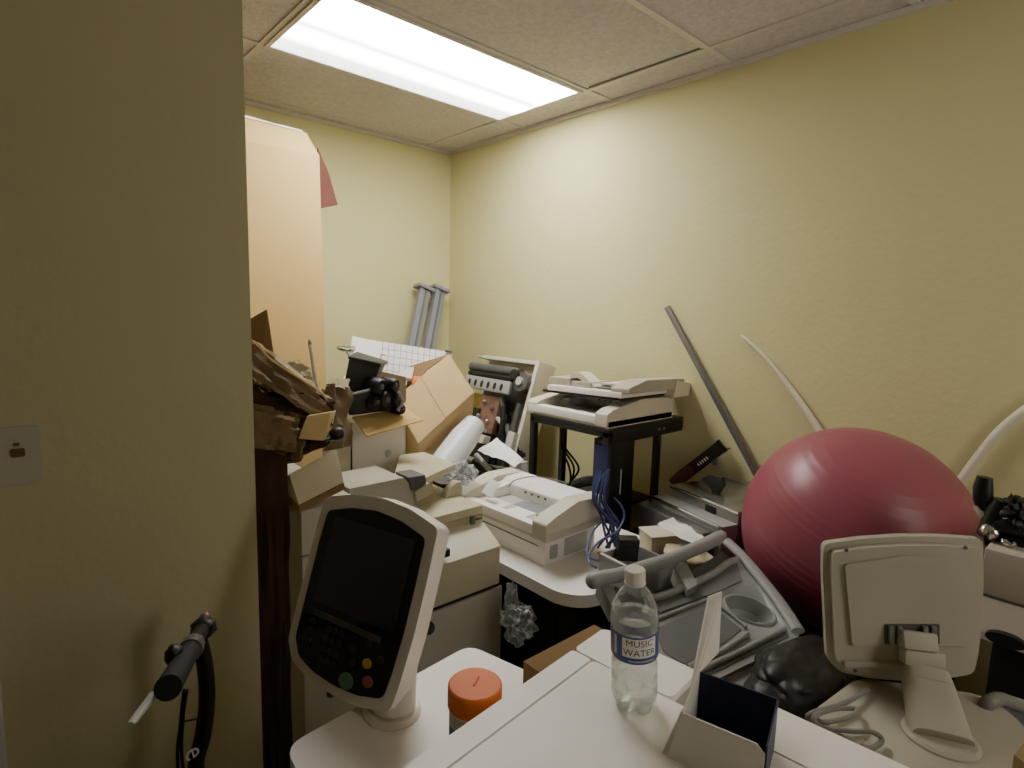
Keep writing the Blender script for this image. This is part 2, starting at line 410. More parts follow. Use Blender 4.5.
MB().tube([nb, nb.lerp(nt_, .35) + Vector((0, 0, .012)), nt_], [.039, .037, .034], 24, flat=.85, sq=.75).build('neck', M['offwhite'], lp)
sx_ = nb.lerp(nt_, .45)
MB().cyl(sx_ + Vector((-.02, -.030, .0)), sx_ + Vector((-.022, -.0335, .001)), .0035).build('screw', M['mid'], lp)
dp = MB().prism(panel_outline(w, h, 1.09, .004), -.034, 0, .008, mtx=mm).build('display', M['offwhite'], lp)
MB().prism(panel_outline(w * .93, h * .96), -.004, .003, .001, mtx=mm).build('glass', M['glass_dark'], dp)
MB().prism(rr(-w * .37, w * .39, -h * .12, h * .42, .004), .0031, .0042, mtx=mm).build('screen', M['screen'], dp)
MB().prism(rr(-w * .34, w * .3, -h * .2, -h * .165, .003), .0031, .0042, mtx=mm).build('trim_line', M['mid'], dp)
def button(u, v, r, m, sx=1.0):
    MB().prism([(u * w + r * sx * math.cos(a), v * h + r * math.sin(a)) for a in (2 * PI * k / 18 for k in range(18))], .003, .006, .0008, mtx=mm).build('button', m, dp)
button(.10, -.47, .0125, M['green'], 1.25); button(.28, -.42, .0085, M['pink'], 1.2); button(.24, -.33, .0075, M['yellow'], 1.2)
button(.12, -.36, .006, M['key'], 1.2); button(.34, -.28, .006, M['key'], 1.2); button(.09, -.29, .006, M['key']); button(.22, -.22, .006, M['key'])
for i in range(4):
    for j in range(3): button(-.16 + j * .06, -.24 - i * .06, .0055, M['key'], 1.2)
for i in range(4): button(-.33 , -.24 - i * .055, .005, M['key'], 1.6)
MB().box(.0, .012, -.006, .006, -.004, .004, .002, mtx=mm @ Matrix.Translation((-.02, -h * .6, -.01))).build('latch', M['mid'], lp)

# right one, seen from behind
ZR = .82
rp = thing('control_panel_stand', 'dusty copier shelf with control panel seen from behind on a slanted post', 'copier', (1.15, .18, 0))
q = [(1.02, .33), (.96, .06), (1.20, .045), (1.29, .085), (1.325, .14), (1.20, .31)]
MB().prism(roundpoly([(x - 1.15, y - .18) for x, y in q], .03), ZR - .05, ZR, .008).build('shelf', M['beige_dim'], rp)
q = [(1.03, .30), (1.0, .085), (1.25, .09), (1.18, .28)]
MB().prism(roundpoly([(x - 1.15, y - .18) for x, y in q], .02), .02, ZR - .05, .006).build('body', M['beige_dim'], rp)
pb = local(rp, atz(940, 738, ZR))
mr = W2L(rp, frame_mtx((1.219, .251, .974), R_(-51.3), R_(-1.5), R_(7.1)))
w, h = .248, .262
MB().lathe([(0, 0), (.052, 0), (.052, .003), (.047, .007), (0, .008)], loc=pb, sy=1.05).build('post_base', M['beige_dim'], rp)
pt = mr @ Vector((.016, -.104, .030)); ax = (pt - pb)
MB().tube([pb - ax * .06, pb + ax * .76], [.043, .038], 28, flat=.7, sq=.5).build('post', M['beige_dim'], rp)
MB().tube([pb + ax * .766, pb + ax * .99], [.038, .035], 28, flat=.7, sq=.5).build('collar', M['beige_dim'], rp)
dp = MB().prism(panel_outline(w, h * .97, 1.08, .0, .45), -.030, -.016, .003, mtx=mr).build('display', M['beige_dim'], rp)
MB().prism(panel_outline(w * .95, h * .92, 1.05, .0, .45), -.016, 0, .004, mtx=mr).build('back_cover', M['beige_dim'], dp)
MB().prism(roundpoly([(-w * .42, h * .36), (0, h * .42), (w * .44, h * .39), (w * .42, -h * .25), (-w * .38, -h * .25)], .006), 0, .006, .002, mtx=mr).build('raised_plate', M['beige_dim'], dp)
MB().prism(panel_outline(w * .95, h * .95), -.033, -.029, .001, mtx=mr).build('glass', M['glass_dark'], dp)
MB().prism(rr(-.040, .052, -.062, -.022, .003), .0055, .0068, mtx=mr).build('hinge_recess', M['mid'], dp)
for u in (-.030, -.016, .026, .040):
    MB().box(-.004, .004, -.018, .018, 0, .008, .001, mtx=mr @ Matrix.Translation((u, -.042, .0068))).build('hinge_pin', M['steel'], dp)
MB().box(-.028, .030, -.016, .016, -.008, .022, .006, mtx=mr @ Matrix.Translation((.008, -.05, .012)) @ Euler((R_(-25), 0, R_(-8))).to_matrix().to_4x4()).build('bracket', M['beige_dim'], dp)
MB().box(-.034, .034, -.014, .014, -.008, .020, .006, mtx=mr @ Matrix.Translation((.014, -.078, .018)) @ Euler((R_(-15), 0, R_(-8))).to_matrix().to_4x4()).build('bracket_cap', M['beige_dim'], dp)
for u, v in ((-.40, .46), (.39, .46), (-.36, -.46)):
    MB().prism([(u * w + .0035 * math.cos(a), v * h + .0035 * math.sin(a)) for a in (2 * PI * k / 12 for k in range(12))], -.001, .0012, mtx=mr).build('screw_hole', M['mid'], dp)
MB().box(-.05, .05, -.006, .006, -.004, .005, .003, mtx=mr @ Matrix.Translation((-.06, -h * .40, .002))).build('cable_clip', M['beige_dim'], dp)

# ------------------------------------------------------------------ things on the foreground copier
# water bottle (tilted slightly)
bt = thing('water_bottle', 'clear plastic water bottle with a blue label and white cap standing on the copier lid', 'bottle', atz(634, 703, .951), (R_(1), R_(0), R_(-38)))
bt.rotation_euler = Euler((0, R_(-4.5), 0)).to_quaternion().to_euler()
prof = [(0, .004), (.018, .002), (.026, .0), (.0305, .006), (.0325, .016), (.0325, .03), (.0312, .034), (.0325, .038), (.0325, .050), (.0312, .054), (.0325, .058), (.0322, .068), (.0305, .076), (.0300, .083),
        (.0312, .089), (.0322, .093), (.0325, .096), (.0325, .126), (.0322, .130), (.0322, .138), (.0305, .150), (.0265, .163), (.0200, .174), (.0145, .181), (.0132, .186), (.0132, .196), (0, .196)]
def petal(mb):
    for v in mb.bm.verts:
        if v.co.z < .034:
            k = 1 - v.co.z / .034; a = math.atan2(v.co.y, v.co.x)
            f = 1 - .16 * k * (.5 + .5 * math.cos(5 * a)) ** 2; v.co.x *= f; v.co.y *= f
            v.co.z += .006 * k * (.5 + .5 * math.cos(5 * a)) ** 2
        elif v.co.z < .083:
            v.co.z += .0015 * math.sin(3 * math.atan2(v.co.y, v.co.x))
    return mb
petal(MB().lathe(prof, 60)).build('shell', M['pet'], bt, ang=60)
wp = [(max(r - .0012, 0), z + .0012) for r, z in prof if z < .128] + [(.0310, .1385), (0, .1385)]
petal(MB().lathe(wp, 60)).build('water', M['water'], bt, ang=60)
MB().lathe([(0, .2065), (.0125, .2065), (.0139, .205), (.0141, .192), (.0133, .191), (.0133, .188), (.0145, .188), (.0145, .186), (0, .186)][::-1], 40).build('cap', M['white'], bt)
CB = math.degrees(math.atan2(-bt.location.y, -bt.location.x))       # label front turned to the reader
def wrap_band(r, z0, z1, a0, a1, n=24):
    b = MB(); vs = []
    for k in range(n + 1):
        a = R_(a0 + (a1 - a0) * k / n); vs.append([b.bm.verts.new((r * math.cos(a), r * math.sin(a), z)) for z in (z0, z1)])
    for p, q_ in zip(vs, vs[1:]): b.bm.faces.new((p[0], q_[0], q_[1], p[1]))
    return b
lb = wrap_band(.0328, .084, .124, 0, 360, 64).build('label', M['labelblue'], bt)
wrap_band(.03295, .086, .122, CB - 86, CB - 44).build('label_art', M['labelnavy'], lb)
wrap_band(.0331, .100, .1215, CB - 84, CB - 74, 4).build('label_art', M['labelred'], lb)
wrap_band(.0331, .092, .120, CB - 52, CB - 44, 4).build('label_art', M['lightgrey'], lb)
CT = CB + 22
wrap_band(.03295, .0935, .1215, CT - 50, CT + 36).build('label_panel', M['paper'], lb)
wrap_band(.0331, .0875, .0895, CT - 34, CT + 30, 8).build('label_line', M['lightgrey'], lb)
for body, z in (('MUSIC', .1145), ('WATER', .1008)):
    me = text_mesh(body, .0136, 'lettering')
    for v in me.vertices:
        a = R_(CT - 7) + v.co.x * 1.0 / .0331; zz = v.co.y * .95 + z
        v.co = (.0332 * math.cos(a), .0332 * math.sin(a), zz)
    me.materials.append(M['ink']); o = bpy.data.objects.new('lettering', me); COL.objects.link(o); o.parent = lb

# orange jar
jr = thing('jar', 'white plastic jar with an orange screw lid on the shelf beside the touchscreen', 'jar', (.500, .618, ZL))
MB().lathe([(0, 0), (.036, 0), (.038, .003), (.038, .066), (.034, .072), (0, .072)], 40).build('body', M['white'], jr)
capp = [(0, .1005), (.0375, .1005), (.0400, .0990), (.0405, .0955)]
for k in range(5): capp += [(.0405, .094 - k * .005), (.0400, .0915 - k * .005)]
capp += [(.0405, .069), (.039, .068), (0, .068)]
MB().lathe(capp[::-1], 48).build('lid', M['orange'], jr, ang=28)
MB().tube([(-.006, -.004, .1005), (.012, .008, .1008)], .002, 6).build('lid_mark', M['orange2'], jr)
jl = math.atan2(-.618, -.5)
def jb(z0, z1, a0, a1, m, r=.0383):
    b = MB(); n = 10; vs = []
    for k in range(n + 1):
        a = jl + R_(a0 + (a1 - a0) * k / n); vs.append([b.bm.verts.new((r * math.cos(a), r * math.sin(a), z)) for z in (z0, z1)])
    for p, q_ in zip(vs, vs[1:]): b.bm.faces.new((p[0], q_[0], q_[1], p[1]))
    return b.build('label', m, jr)
jb(.010, .064, -75, -20, M['lightgrey']); jb(.02, .044, -70, -48, M['mid'], .0385)

# small white carton with navy inside
sc = thing('carton', 'small open white carton with a navy blue inside and raised flap on the copier lid', 'box', (.605, .29, .951))
L_ = lambda p: Vector(p) - Vector((.605, .29, .951))
z1 = 1.02
BL, BR, FL, FR = atz(700, 672, z1), atz(777, 699, z1), atz(683, 712, z1 - .006), atz(766, 746, z1 - .008)
dnv = lambda p, z=.952: Vector((p.x, p.y, z))
th = .0022
bk = MB().hexa([L_(p) for p in (dnv(BL), dnv(BR), dnv(BR) + Vector((th, .001, 0)), dnv(BL) + Vector((th, .001, 0)), BL, BR, BR + Vector((th, .001, 0)), BL + Vector((th, .001, 0)))]).build('back_panel', M['navy'], sc, False)
MB().hexa([L_(p) for p in (dnv(FR), dnv(BR), dnv(BR) + Vector((0, -th, 0)), dnv(FR) + Vector((0, -th, 0)), FR, BR, BR + Vector((0, -th, 0)), FR + Vector((0, -th, 0)))]).build('side_panel', M['navy'], sc, False)
MB().hexa([L_(p) for p in (dnv(FL), dnv(BL), dnv(BL) + Vector((0, th, 0)), dnv(FL) + Vector((0, th, 0)), FL, BL, BL + Vector((0, th, 0)), FL + Vector((0, th, 0)))]).build('side_panel', M['white'], sc, False)
MB().hexa([L_(p) for p in (dnv(FL), dnv(FR), dnv(BR), dnv(BL), dnv(FL, .955), dnv(FR, .955), dnv(BR, .955), dnv(BL, .955))]).build('bottom_panel', M['navy'], sc, False)
e1 = (FR - FL); up = Vector((0, 0, 1))
fp = [atz(668, 757, .9525), FR - up * .062, FR - up * .010, FR - e1 * .10 - up * .001, FL + e1 * .04, FL - up * .003]
b = MB(); nn = Vector((-.97, .24, 0)) * .002
lo = [b.bm.verts.new(L_(p)) for p in fp]; hi = [b.bm.verts.new(L_(p + nn)) for p in fp]
b.bm.faces.new(lo); b.bm.faces.new(hi[::-1])
for i in range(6): b.bm.faces.new((lo[i], lo[(i + 1) % 6], hi[(i + 1) % 6], hi[i]))
bmesh.ops.recalc_face_normals(b.bm, faces=b.bm.faces[:])
b.build('front_panel', M['white'], sc, False)
# raised flap hinged on the left wall
f0 = BL.lerp(FL, .02); f1 = BL.lerp(FL, .62)
t0, t1, t2 = aty(722, 592, .392), aty(709, 597, .400), aty(719, 652, .375)
pts = [f1, f0, t2, t0, t1]
pts = [Vector(p) for p in pts]
b = MB(); nn = Vector((0, .0022, 0))
lo = [b.bm.verts.new(L_(p)) for p in pts]; hi = [b.bm.verts.new(L_(p + nn)) for p in pts]
b.bm.faces.new(lo); b.bm.faces.new(hi[::-1])
for i in range(5): b.bm.faces.new((lo[i], lo[(i + 1) % 5], hi[(i + 1) % 5], hi[i]))
bmesh.ops.recalc_face_normals(b.bm, faces=b.bm.faces[:])
b.build('flap', M['white'], sc, False)

q4 = [BL, FL, atz(669, 757, .9535), atz(663, 754, .9545)]
MB().slab([L_(p) for p in q4], .0015).build('side_flap', M['white'], sc, False)
# grey coiled cable beside the post
cpts = [(1.085, .235), (1.04, .262), (.985, .268), (.95, .255), (.985, .235), (1.04, .222), (1.06, .205), (1.02, .205), (.965, .232), (.95, .25), (.99, .252), (1.035, .235), (1.03, .19), (.985, .168), (.972, .18)]
cpx = [(868, 690), (842, 704), (815, 712), (808, 718), (826, 722), (852, 716), (856, 709), (835, 709), (815, 716), (820, 726), (850, 731), (872, 732), (882, 740), (872, 748), (862, 746)]
cz = [ZR + .006 + .006 * (i % 3) for i in range(len(cpx))]
MB().tube(spline([atz(x, y, z + .004) for (x, y), z in zip(cpx, cz)], 8), .0042, 8).build('cable', M['cable'])
tag(bpy.data.objects['cable'], 'grey cable lying in loops on the shelf left of the slanted post', 'cable')

# ================================================================== BIKE
bk = thing('bicycle', 'black bicycle with rubber grip and silver brake lever leaning by the dark partition wall', 'bicycle', (.21, .93, 0))
B = lambda p: Vector(p) - Vector((.21, .93, 0))
hb0 = aty(168, 688, 0.800); hb1 = aty(203, 628, 1.056)
d = (hb1 - hb0)
MB().tube([B(hb0), B(hb0 + d * .55)], [.0165, .015], 18).build('grip', M['rubber'], bk)
MB().tube([B(hb0 + d * .5), B(hb1 + d * .05)], .012, 16).build('handlebar', M['blackshine'], bk)
MB().tube([B(hb0 + d * .54), B(hb0 + d * .66)], [.018, .017], 16).build('clamp', M['greymetal'], bk)
MB().blob(B(hb1), (.020, .020, .018), .2, 5, 3, 4).build('stem_cap', M['dark'], bk)
MB().blob(B(hb1 + Vector((.008, .02, .008))), (.009, .009, .009), .1, 5, 3, 2).build('bell', M['copper'], bk)
MB().blob(B(aty(174, 655, 0.896)), (.012, .014, .015), .2, 5, 3, 5).build('shifter', M['dark'], bk)
l0, l1, l2 = aty(178, 676, 0.880), aty(156, 692, 0.832), aty(131, 724, 0.784)
MB().tube([B(l0), B(l0.lerp(l1, .5)), B(l1)], [.005, .0045, .005], 8).build('lever_arm', M['dark'], bk)
MB().tube([B(l1), B(l1.lerp(l2, .08)), B(l1.lerp(l2, .92)), B(l2)], [.0035, .0065, .0055, .004], 10, flat=.7).build('brake_lever', M['lightgrey'], bk)
tp = [aty(199, 640, 1.040), aty(205, 665, 1.040), aty(207, 700, 1.040), aty(203, 735, 1.040), aty(196, 768, 1.040)]
tp += [Vector((.225, 1.02, .62)), Vector((.215, 1.01, .5))]
fr = MB().tube([B(p) for p in spline(tp, 5)], .0165, 16, flat=.8).build('frame', M['black'], bk)
for k, x0 in enumerate((178, 183)):
    cp = [aty(184 + k * 3, 690, 0.896), aty(181 + k * 2, 720, 0.928), aty(x0, 768, 0.960), Vector((.19 + k * .01, .96, .6)), Vector((.20, .98, .5))]
    MB().tube([B(p) for p in spline(cp, 5)], .0026, 6).build('brake_cable', M['black'], bk)
MB().tube([B(aty(182, 722, 0.960)), B(aty(196, 719, 1.024))], .0018, 6).build('cable_clip', M['dark'], bk)
me = text_mesh('e', .045, 'lettering'); c = aty(194, 751, 1.008)
o = bpy.data.objects.new('lettering', me); me.materials.append(M['paper']); COL.objects.link(o); o.parent = bk
o.location = B(c) + Vector((0, -.004, 0)); o.rotation_euler = (R_(90), R_(80), 0)
wc = Vector((.21, 1.0, .33))
for k in range(1):
    ring = [wc + Vector((0, .30 * math.cos(a), .30 * math.sin(a))) for a in (2 * PI * i / 48 for i in range(49))]
    ring = [Vector((p.x - (p.y - 1.0) * 1.2 * 0 , 1.0 + (p.y - 1.0) * .2, p.z)) + Vector(((p.y - 1.0) * .95, 0, 0)) for p in ring]
    MB().tube([B(p) for p in ring], .02, 10, cap=False).build('tyre', M['rubber'], bk)
for s_ in (-1, 1):
    MB().tube([B(Vector((.21 + s_ * .012, 1.0 - s_ * .05, .55))), B(Vector((.21 + s_ * .012, 1.0 - s_ * .05, .33)))], .010, 10).build('fork_leg', M['black'], bk)
MB().tube([B(Vector((.215, .95, .33))), B(Vector((.205, 1.05, .33)))], .014, 12).build('hub', M['greymetal'], bk)

# ================================================================== TABLE AND DOCUMENT FEEDERS
TB = thing('folding_table', 'white folding table with rounded corners and dark space beneath under the printers', 'table', (1.44, 1.65, 0))
MB().prism(rr(-.275, .275, -.66, .42, .11, 8), .662, .70, .008).build('tabletop', M['offwhite'], TB)
for sy in (-.5, .3):
    for sx in (-.2, .2): MB().cyl((sx, sy, 0), (sx, sy, .662), .014).build('leg', M['dark'], TB)

tag(MB().box(1.24, 1.64, 1.06, 1.96, 0, .61, .01).build('storage_tub', M['dark']), 'black storage tub in the dark space under the folding table', 'tub')  # black block added so the space under the table goes dark
def feeder(name, label, loc, rz, D, W, H, group=None):
    t = thing(name, label, 'printer part', loc, (0, 0, rz), group)
    MB().box(0, D, 0, W, 0, H * .3, .004).build('base', M['beige'], t)
    MB().box(-.004, D * .10, W * .02, W * .98, H * .1, H * .42, .005).build('front_lip', M['offwhite'], t)
    MB().prism(roundpoly([(-.006, 0), (D, 0), (D, H * .92), (D * .5, H), (.035, H * .72), (-.006, H * .56)], .008), 0, W * .13, .003, axis='y').build('side_arm', M['beige'], t)
    MB().prism(roundpoly([(-.003, 0), (D, 0), (D, H * .88), (D * .55, H * .92), (.02, H * .60), (-.003, H * .5)], .008), W * .86, W * 1.0, .003, axis='y').build('side_arm', M['beige'], t)
    MB().prism(roundpoly([(D * .30, H * .28), (D * .9, H * .28), (D * .9, H * .84), (D * .36, H * .62)], .006), W * .76, W * .86, .002, axis='y').build('latch_arm', M['offwhite'], t)
    rb = MB().prism(roundpoly([(D * .60, H * .28), (D, H * .28), (D, H * .86), (D * .68, H * .84), (D * .60, H * .70)], .005), W * .10, W * .88, .002, axis='y').build('rear_bar', M['offwhite'], t)
    for k in range(4): MB().box(D * .595, D * .61, W * (.36 + k * .07), W * (.38 + k * .07), H * .55, H * .62).build('key', M['mid'], rb)
    MB().box(D * .1, D * .6, W * .14, W * .76, H * .3, H * .315).build('tray', M['lightgrey'], t)
    for y, c in ((.30, 'offwhite'), (.56, 'offwhite')):
        MB().box(D * .14, D * .34, W * y, W * (y + .2), H * .318, H * .335).build('decal', M[c], t)
    MB().box(D * .36, D * .56, W * .3, W * .56, H * .316, H * .33).build('decal', M['post'], t)
    MB().box(D * .12, D * .5, W * .165, W * .18, H * .3, H * .62, .001).build('paper_guide', M['lightgrey'], t)
    return t
pr = thing('printer', 'white printer body on the folding table beneath the lower document feeder', 'printer', (1.252, 1.212, .70))
MB().box(0, .245, 0, .395, 0, .090, .006).build('body', M['offwhite'], pr)
MB().box(-.001, .003, .03, .33, .058, .062).build('seam', M['mid'], pr)
MB().prism(roundpoly([(.022, .018), (.058, .018), (.058, .064), (.022, .064)], .01), -.002, .002, axis='y').build('vent', M['grey'], pr)
MB().box(.09, .20, -.002, .002, .012, .072, .001).build('side_panel', M['lightgrey'], pr)
f2 = feeder('document_feeder', 'pale document feeder tray unit lying on the white printer on the folding table', (1.231, 1.184, .793), R_(1.5), .286, .466, .104)
tg = MB().box(-.03, .03, -.03, .03, -.0015, .0015, .002, mtx=Matrix.Translation((.062, .335, .082)) @ Euler((R_(6), R_(-50), R_(-8))).to_matrix().to_4x4()).build('hang_tag', M['paper'], f2)
MB().tube(spline([(.13, .32, .075), (.16, .31, .1), (.22, .26, .112), (.28, .16, .10)], 6), .0022, 6).build('cord', M['cable'], f2)

ST = thing('stand', 'black metal stand against the right wall carrying the upper document feeder', 'stand', (1.95, 1.55, 0))
SX0, SX1, SY0, SY1, SZ = 1.70 - 1.95, 2.215 - 1.95, 1.335 - 1.55, 1.765 - 1.55, 1.068
MB().box(SX0, SX1, SY0, SY1, SZ - .012, SZ, .003).build('top', M['dark'], ST)
MB().box(SX0, SX1, SY0, SY0 + .03, SZ - .062, SZ - .012, .003).build('rail', M['black'], ST)
MB().box(SX0, SX1, SY1 - .03, SY1, SZ - .03, SZ - .012, .003).build('rail', M['black'], ST)
MB().box(SX0, SX0 + .03, SY0, SY1, SZ - .034, SZ - .012, .003).build('rail', M['black'], ST)
for x, y in ((SX0 + .013, SY1 - .014), (1.90 - 1.95, SY1 - .014), (2.045 - 1.95, SY0 + .015), (SX1 - .014, SY1 - .014)):
    MB().box(x - .013, x + .013, y - .013, y + .013, 0, SZ - .02, .002).build('leg', M['black'], ST)
for x in (2.03 - 1.95, 2.065 - 1.95):
    MB().cyl((x, SY0 - .003, SZ - .035), (x, SY0 + .001, SZ - .035), .006, 12).build('bolt', M['chrome'], ST)
MB().box(SX0 + .03, SX1, SY0 + .14, SY1, .66, .675, .002).build('shelf', M['dark'], ST)
pd = thing('pedestal', 'tall black column with a blue sheen under the front corner of the stand', 'column', (1.79, 1.375, 0))
MB().box(-.065, .085, -.036, .05, 0, 1.02, .004).build('body', M['blackshine'], pd)
MB().box(-.069, -.064, -.025, .045, .3, 1.0, .001).build('blue_face', M['darkblue'], pd)  # thin dark blue plate over the black column
MB().box(.0, .006, -.039, -.036, .80, .90, .001).build('slot', M['grey'], pd)
MB().box(-.075, .14, -.05, .07, 0, .64, .006).build('foot', M['dark'], pd)
feeder('document_feeder', 'open document feeder base resting on the black stand below the lifted lid', (1.712, 1.352, SZ), R_(0), .44, .445, .098)
ld = thing('feeder_lid', 'beige feeder lid unit sitting crooked on top of the open feeder on the stand', 'printer part', (1.775, 1.318, SZ + .104), (R_(-1.5), R_(1.0), R_(3)))
D, W = .42, .43
MB().box(0, D, .03, W, 0, .012, .003).build('plate', M['dark'], ld)
MB().box(-.004, D * .8, .02, W * .93, .010, .034, .006).build('front_bar', M['offwhite'], ld)
MB().prism(roundpoly([(0, .03), (D, .03), (D, .072), (D * .3, .078), (.03, .058), (0, .05)], .006), -.01, W * .17, .003, axis='y').build('end_block', M['beige_dim'], ld)
MB().prism(roundpoly([(D * .78, -.004), (D + .035, -.004), (D + .045, .05), (D * .82, .066)], .008), -.016, W * .2, .003, axis='y').build('end_cap', M['beige'], ld)
MB().box(.02, D * .5, W * .68, W * .96, .03, .066, .004).build('left_cover', M['beige_dim'], ld)
MB().box(.05, D * .5, W * .93, W * 1.0, .012, .056, .006).build('left_end', M['offwhite'], ld)
MB().box(.015, D * .4, W * .44, W * .66, .03, .058, .004).build('mid_cover', M['beige_dim'], ld)
MB().prism([(W * .36, .030), (W * .58, .094), (W * .66, .094), (W * .72, .066), (W * .60, .070), (W * .44, .034)], .03, .10, .002, axis='x').build('lever', M['beige'], ld)
MB().box(.03, D * .9, W * .18, W * .44, .034, .042, .002).build('tray', M['mid'], ld)
MB().box(.08, D * .9, W * .2, W * .42, .046, .056, .002).build('tray_cover', M['beige'], ld)

# wheel / ring on the shelf of the stand
rg = MB(); c0 = Vector((1.95, 1.60, .712)); rg.tube([c0 + Vector((.15 * math.cos(a), .12 * math.sin(a), .012 * math.sin(a * 2))) for a in (2 * PI * k / 40 for k in range(41))], .024, 10, cap=False)
tag(rg.build('rubber_ring', M['mid']), 'dark ring lying on the low shelf inside the black stand', 'ring')
bc = MB()
for k in range(3):
    bc.tube(spline([(1.87, 1.735, .97 - .01 * k), (1.85 + .012 * k, 1.71, .90), (1.88 + .01 * k, 1.69 - .02 * k, .82), (1.86, 1.66, .76), (1.84 - .02 * k, 1.68, .70)], 6), .005, 6)
tag(bc.build('cable', M['black']), 'black cable bunch hanging from the second leg of the stand', 'cable')
# blue cables
bl = MB(); random.seed(3)
for k in range(9):
    x0 = 604 + random.uniform(-6, 6)
    d0 = 1.93 + random.uniform(-.03, .03)
    pts = [atd(x0, 472 + random.uniform(-4, 4), d0), atd(x0 - random.uniform(2, 12), 500, d0 - .03), atd(598 + random.uniform(-4, 22), 525, d0 - .03), atd(600 + random.uniform(-4, 18), 548, d0 - .02)]
    bl.tube(spline(pts, 6), .0042, 6)
bl.tube(spline([atd(x, y, d) for x, y, d in ((614, 498, 1.92), (622, 507, 1.9), (624, 518, 1.88), (616, 532, 1.84), (600, 541, 1.78), (590, 552, 1.74), (589, 562, 1.70), (597, 568, 1.68))], 6), .0038, 6)
bl.tube(spline([atd(x, y, d) for x, y, d in ((604, 520, 1.9), (594, 530, 1.86), (588, 545, 1.76), (588, 556, 1.72), (600, 561, 1.70))], 6), .0034, 6)
tag(bl.build('cable_bundle', M['blue']), 'tangled bundle of blue network cables hanging beside the black column', 'cables', kind='stuff')

# ================================================================== PRINTER ENGINE AGAINST THE WALL
pm = Matrix(((0, .30, -.954, 1.775), (1, 0, 0, 2.10), (0, .954, .30, 0), (0, 0, 0, 1)))       # u along +y, v up the lean, n towards the room
en = thing('printer_engine', 'stripped printer mechanism with rollers and copper parts leaning on the right wall', 'printer part', (1.775, 2.10, 0))
em = en.matrix_basis.inverted() @ pm
def E_(name, m, x0, x1, y0, y1, z0, z1, bev=.003): return MB().box(x0, x1, y0, y1, z0, z1, bev, mtx=em).build(name, M[m], en)
E_('back_panel', 'beige', 0, .50, .3, 1.285, -.02, 0)
E_('top_rim', 'beige', 0, .50, 1.27, 1.29, -.02, .055)
E_('top_hook', 'lightgrey', .49, .56, 1.275, 1.285, .0, .05)
E_('side_panel', 'beige', -.012, .012, .35, 1.285, -.03, .10)
E_('base_frame', 'dark', .02, .46, 0, .62, -.015, .16)
E_('foot_block', 'lightgrey', .0, .05, .75, .9, .02, .13)
E_('inner_frame', 'mid', .04, .44, .6, 1.2, 0, .03)
MB().cyl(em @ Vector((.09, 1.205, .11)), em @ Vector((.50, 1.205, .11)), .026).build('roller', M['mid'], en)
MB().cyl(em @ Vector((.12, 1.165, .13)), em @ Vector((.48, 1.165, .13)), .014).build('roller', M['black'], en)
sl = E_('slot_plate', 'grey', .11, .50, 1.08, 1.15, .12, .145, .012)
for k in range(6):
    MB().prism([(.17 + k * .055 + .011 * math.cos(a), 1.112 + .02 * math.sin(a)) for a in (2 * PI * j / 14 for j in range(14))], .144, .147, mtx=em).build('slot', M['black'], sl)
MB().cyl(em @ Vector((.055, 1.16, .03)), em @ Vector((.055, 1.16, .13)), .05).build('gear', M['mid'], en)
MB().cyl(em @ Vector((.055, 1.16, .13)), em @ Vector((.055, 1.16, .145)), .022).build('gear_hub', M['lightgrey'], en)
MB().cyl(em @ Vector((.10, 1.19, .06)), em @ Vector((.10, 1.19, .15)), .028).build('gear', M['dark'], en)
E_('brass_plate', 'gold', .34, .47, .93, 1.06, .06, .10, .004)
E_('dark_block', 'dark', .33, .45, .86, .98, .09, .12, .004)
E_('copper_board', 'copper', .20, .35, .86, 1.06, .06, .105, .004)
for u, v in ((.24, 1.0), (.31, 1.02), (.33, .94), (.25, .92), (.31, .89), (.24, .87), (.34, .86)):
    MB().blob(em @ Vector((u, v, .115)), (.012, .012, .012), .2, 4, 2, int(u * 100)).build('contact', M['steel'], en)
E_('white_bar', 'beige', .20, .46, .80, .845, .10, .15, .005)
E_('black_bar', 'black', .14, .46, .70, .79, .05, .13, .006)
MB().cyl(em @ Vector((.14, .70, .15)), em @ Vector((.47, .70, .15)), .018).build('roller', M['steel'], en)
MB().cyl(em @ Vector((.14, .63, .15)), em @ Vector((.46, .63, .15)), .035).build('roller', M['dark'], en)
for k, (u0, v0, u1, v1, r) in enumerate(((.20, 1.06, .06, .85, .014), (.16, 1.02, .08, .70, .018), (.12, .98, .14, .62, .02), (.19, .95, .10, .9, .012), (.05, 1.05, .05, .6, .016))):
    MB().cyl(em @ Vector((u0, v0, .10)), em @ Vector((u1, v1, .09)), r, 10).build('linkage', M[('mid', 'dark', 'black', 'lightgrey', 'mid')[k]], en)
MB().blob(em @ Vector((.10, .8, .07)), (.05, .12, .05), .5, 7, 3, 3).build('motor', M['dark'], en)
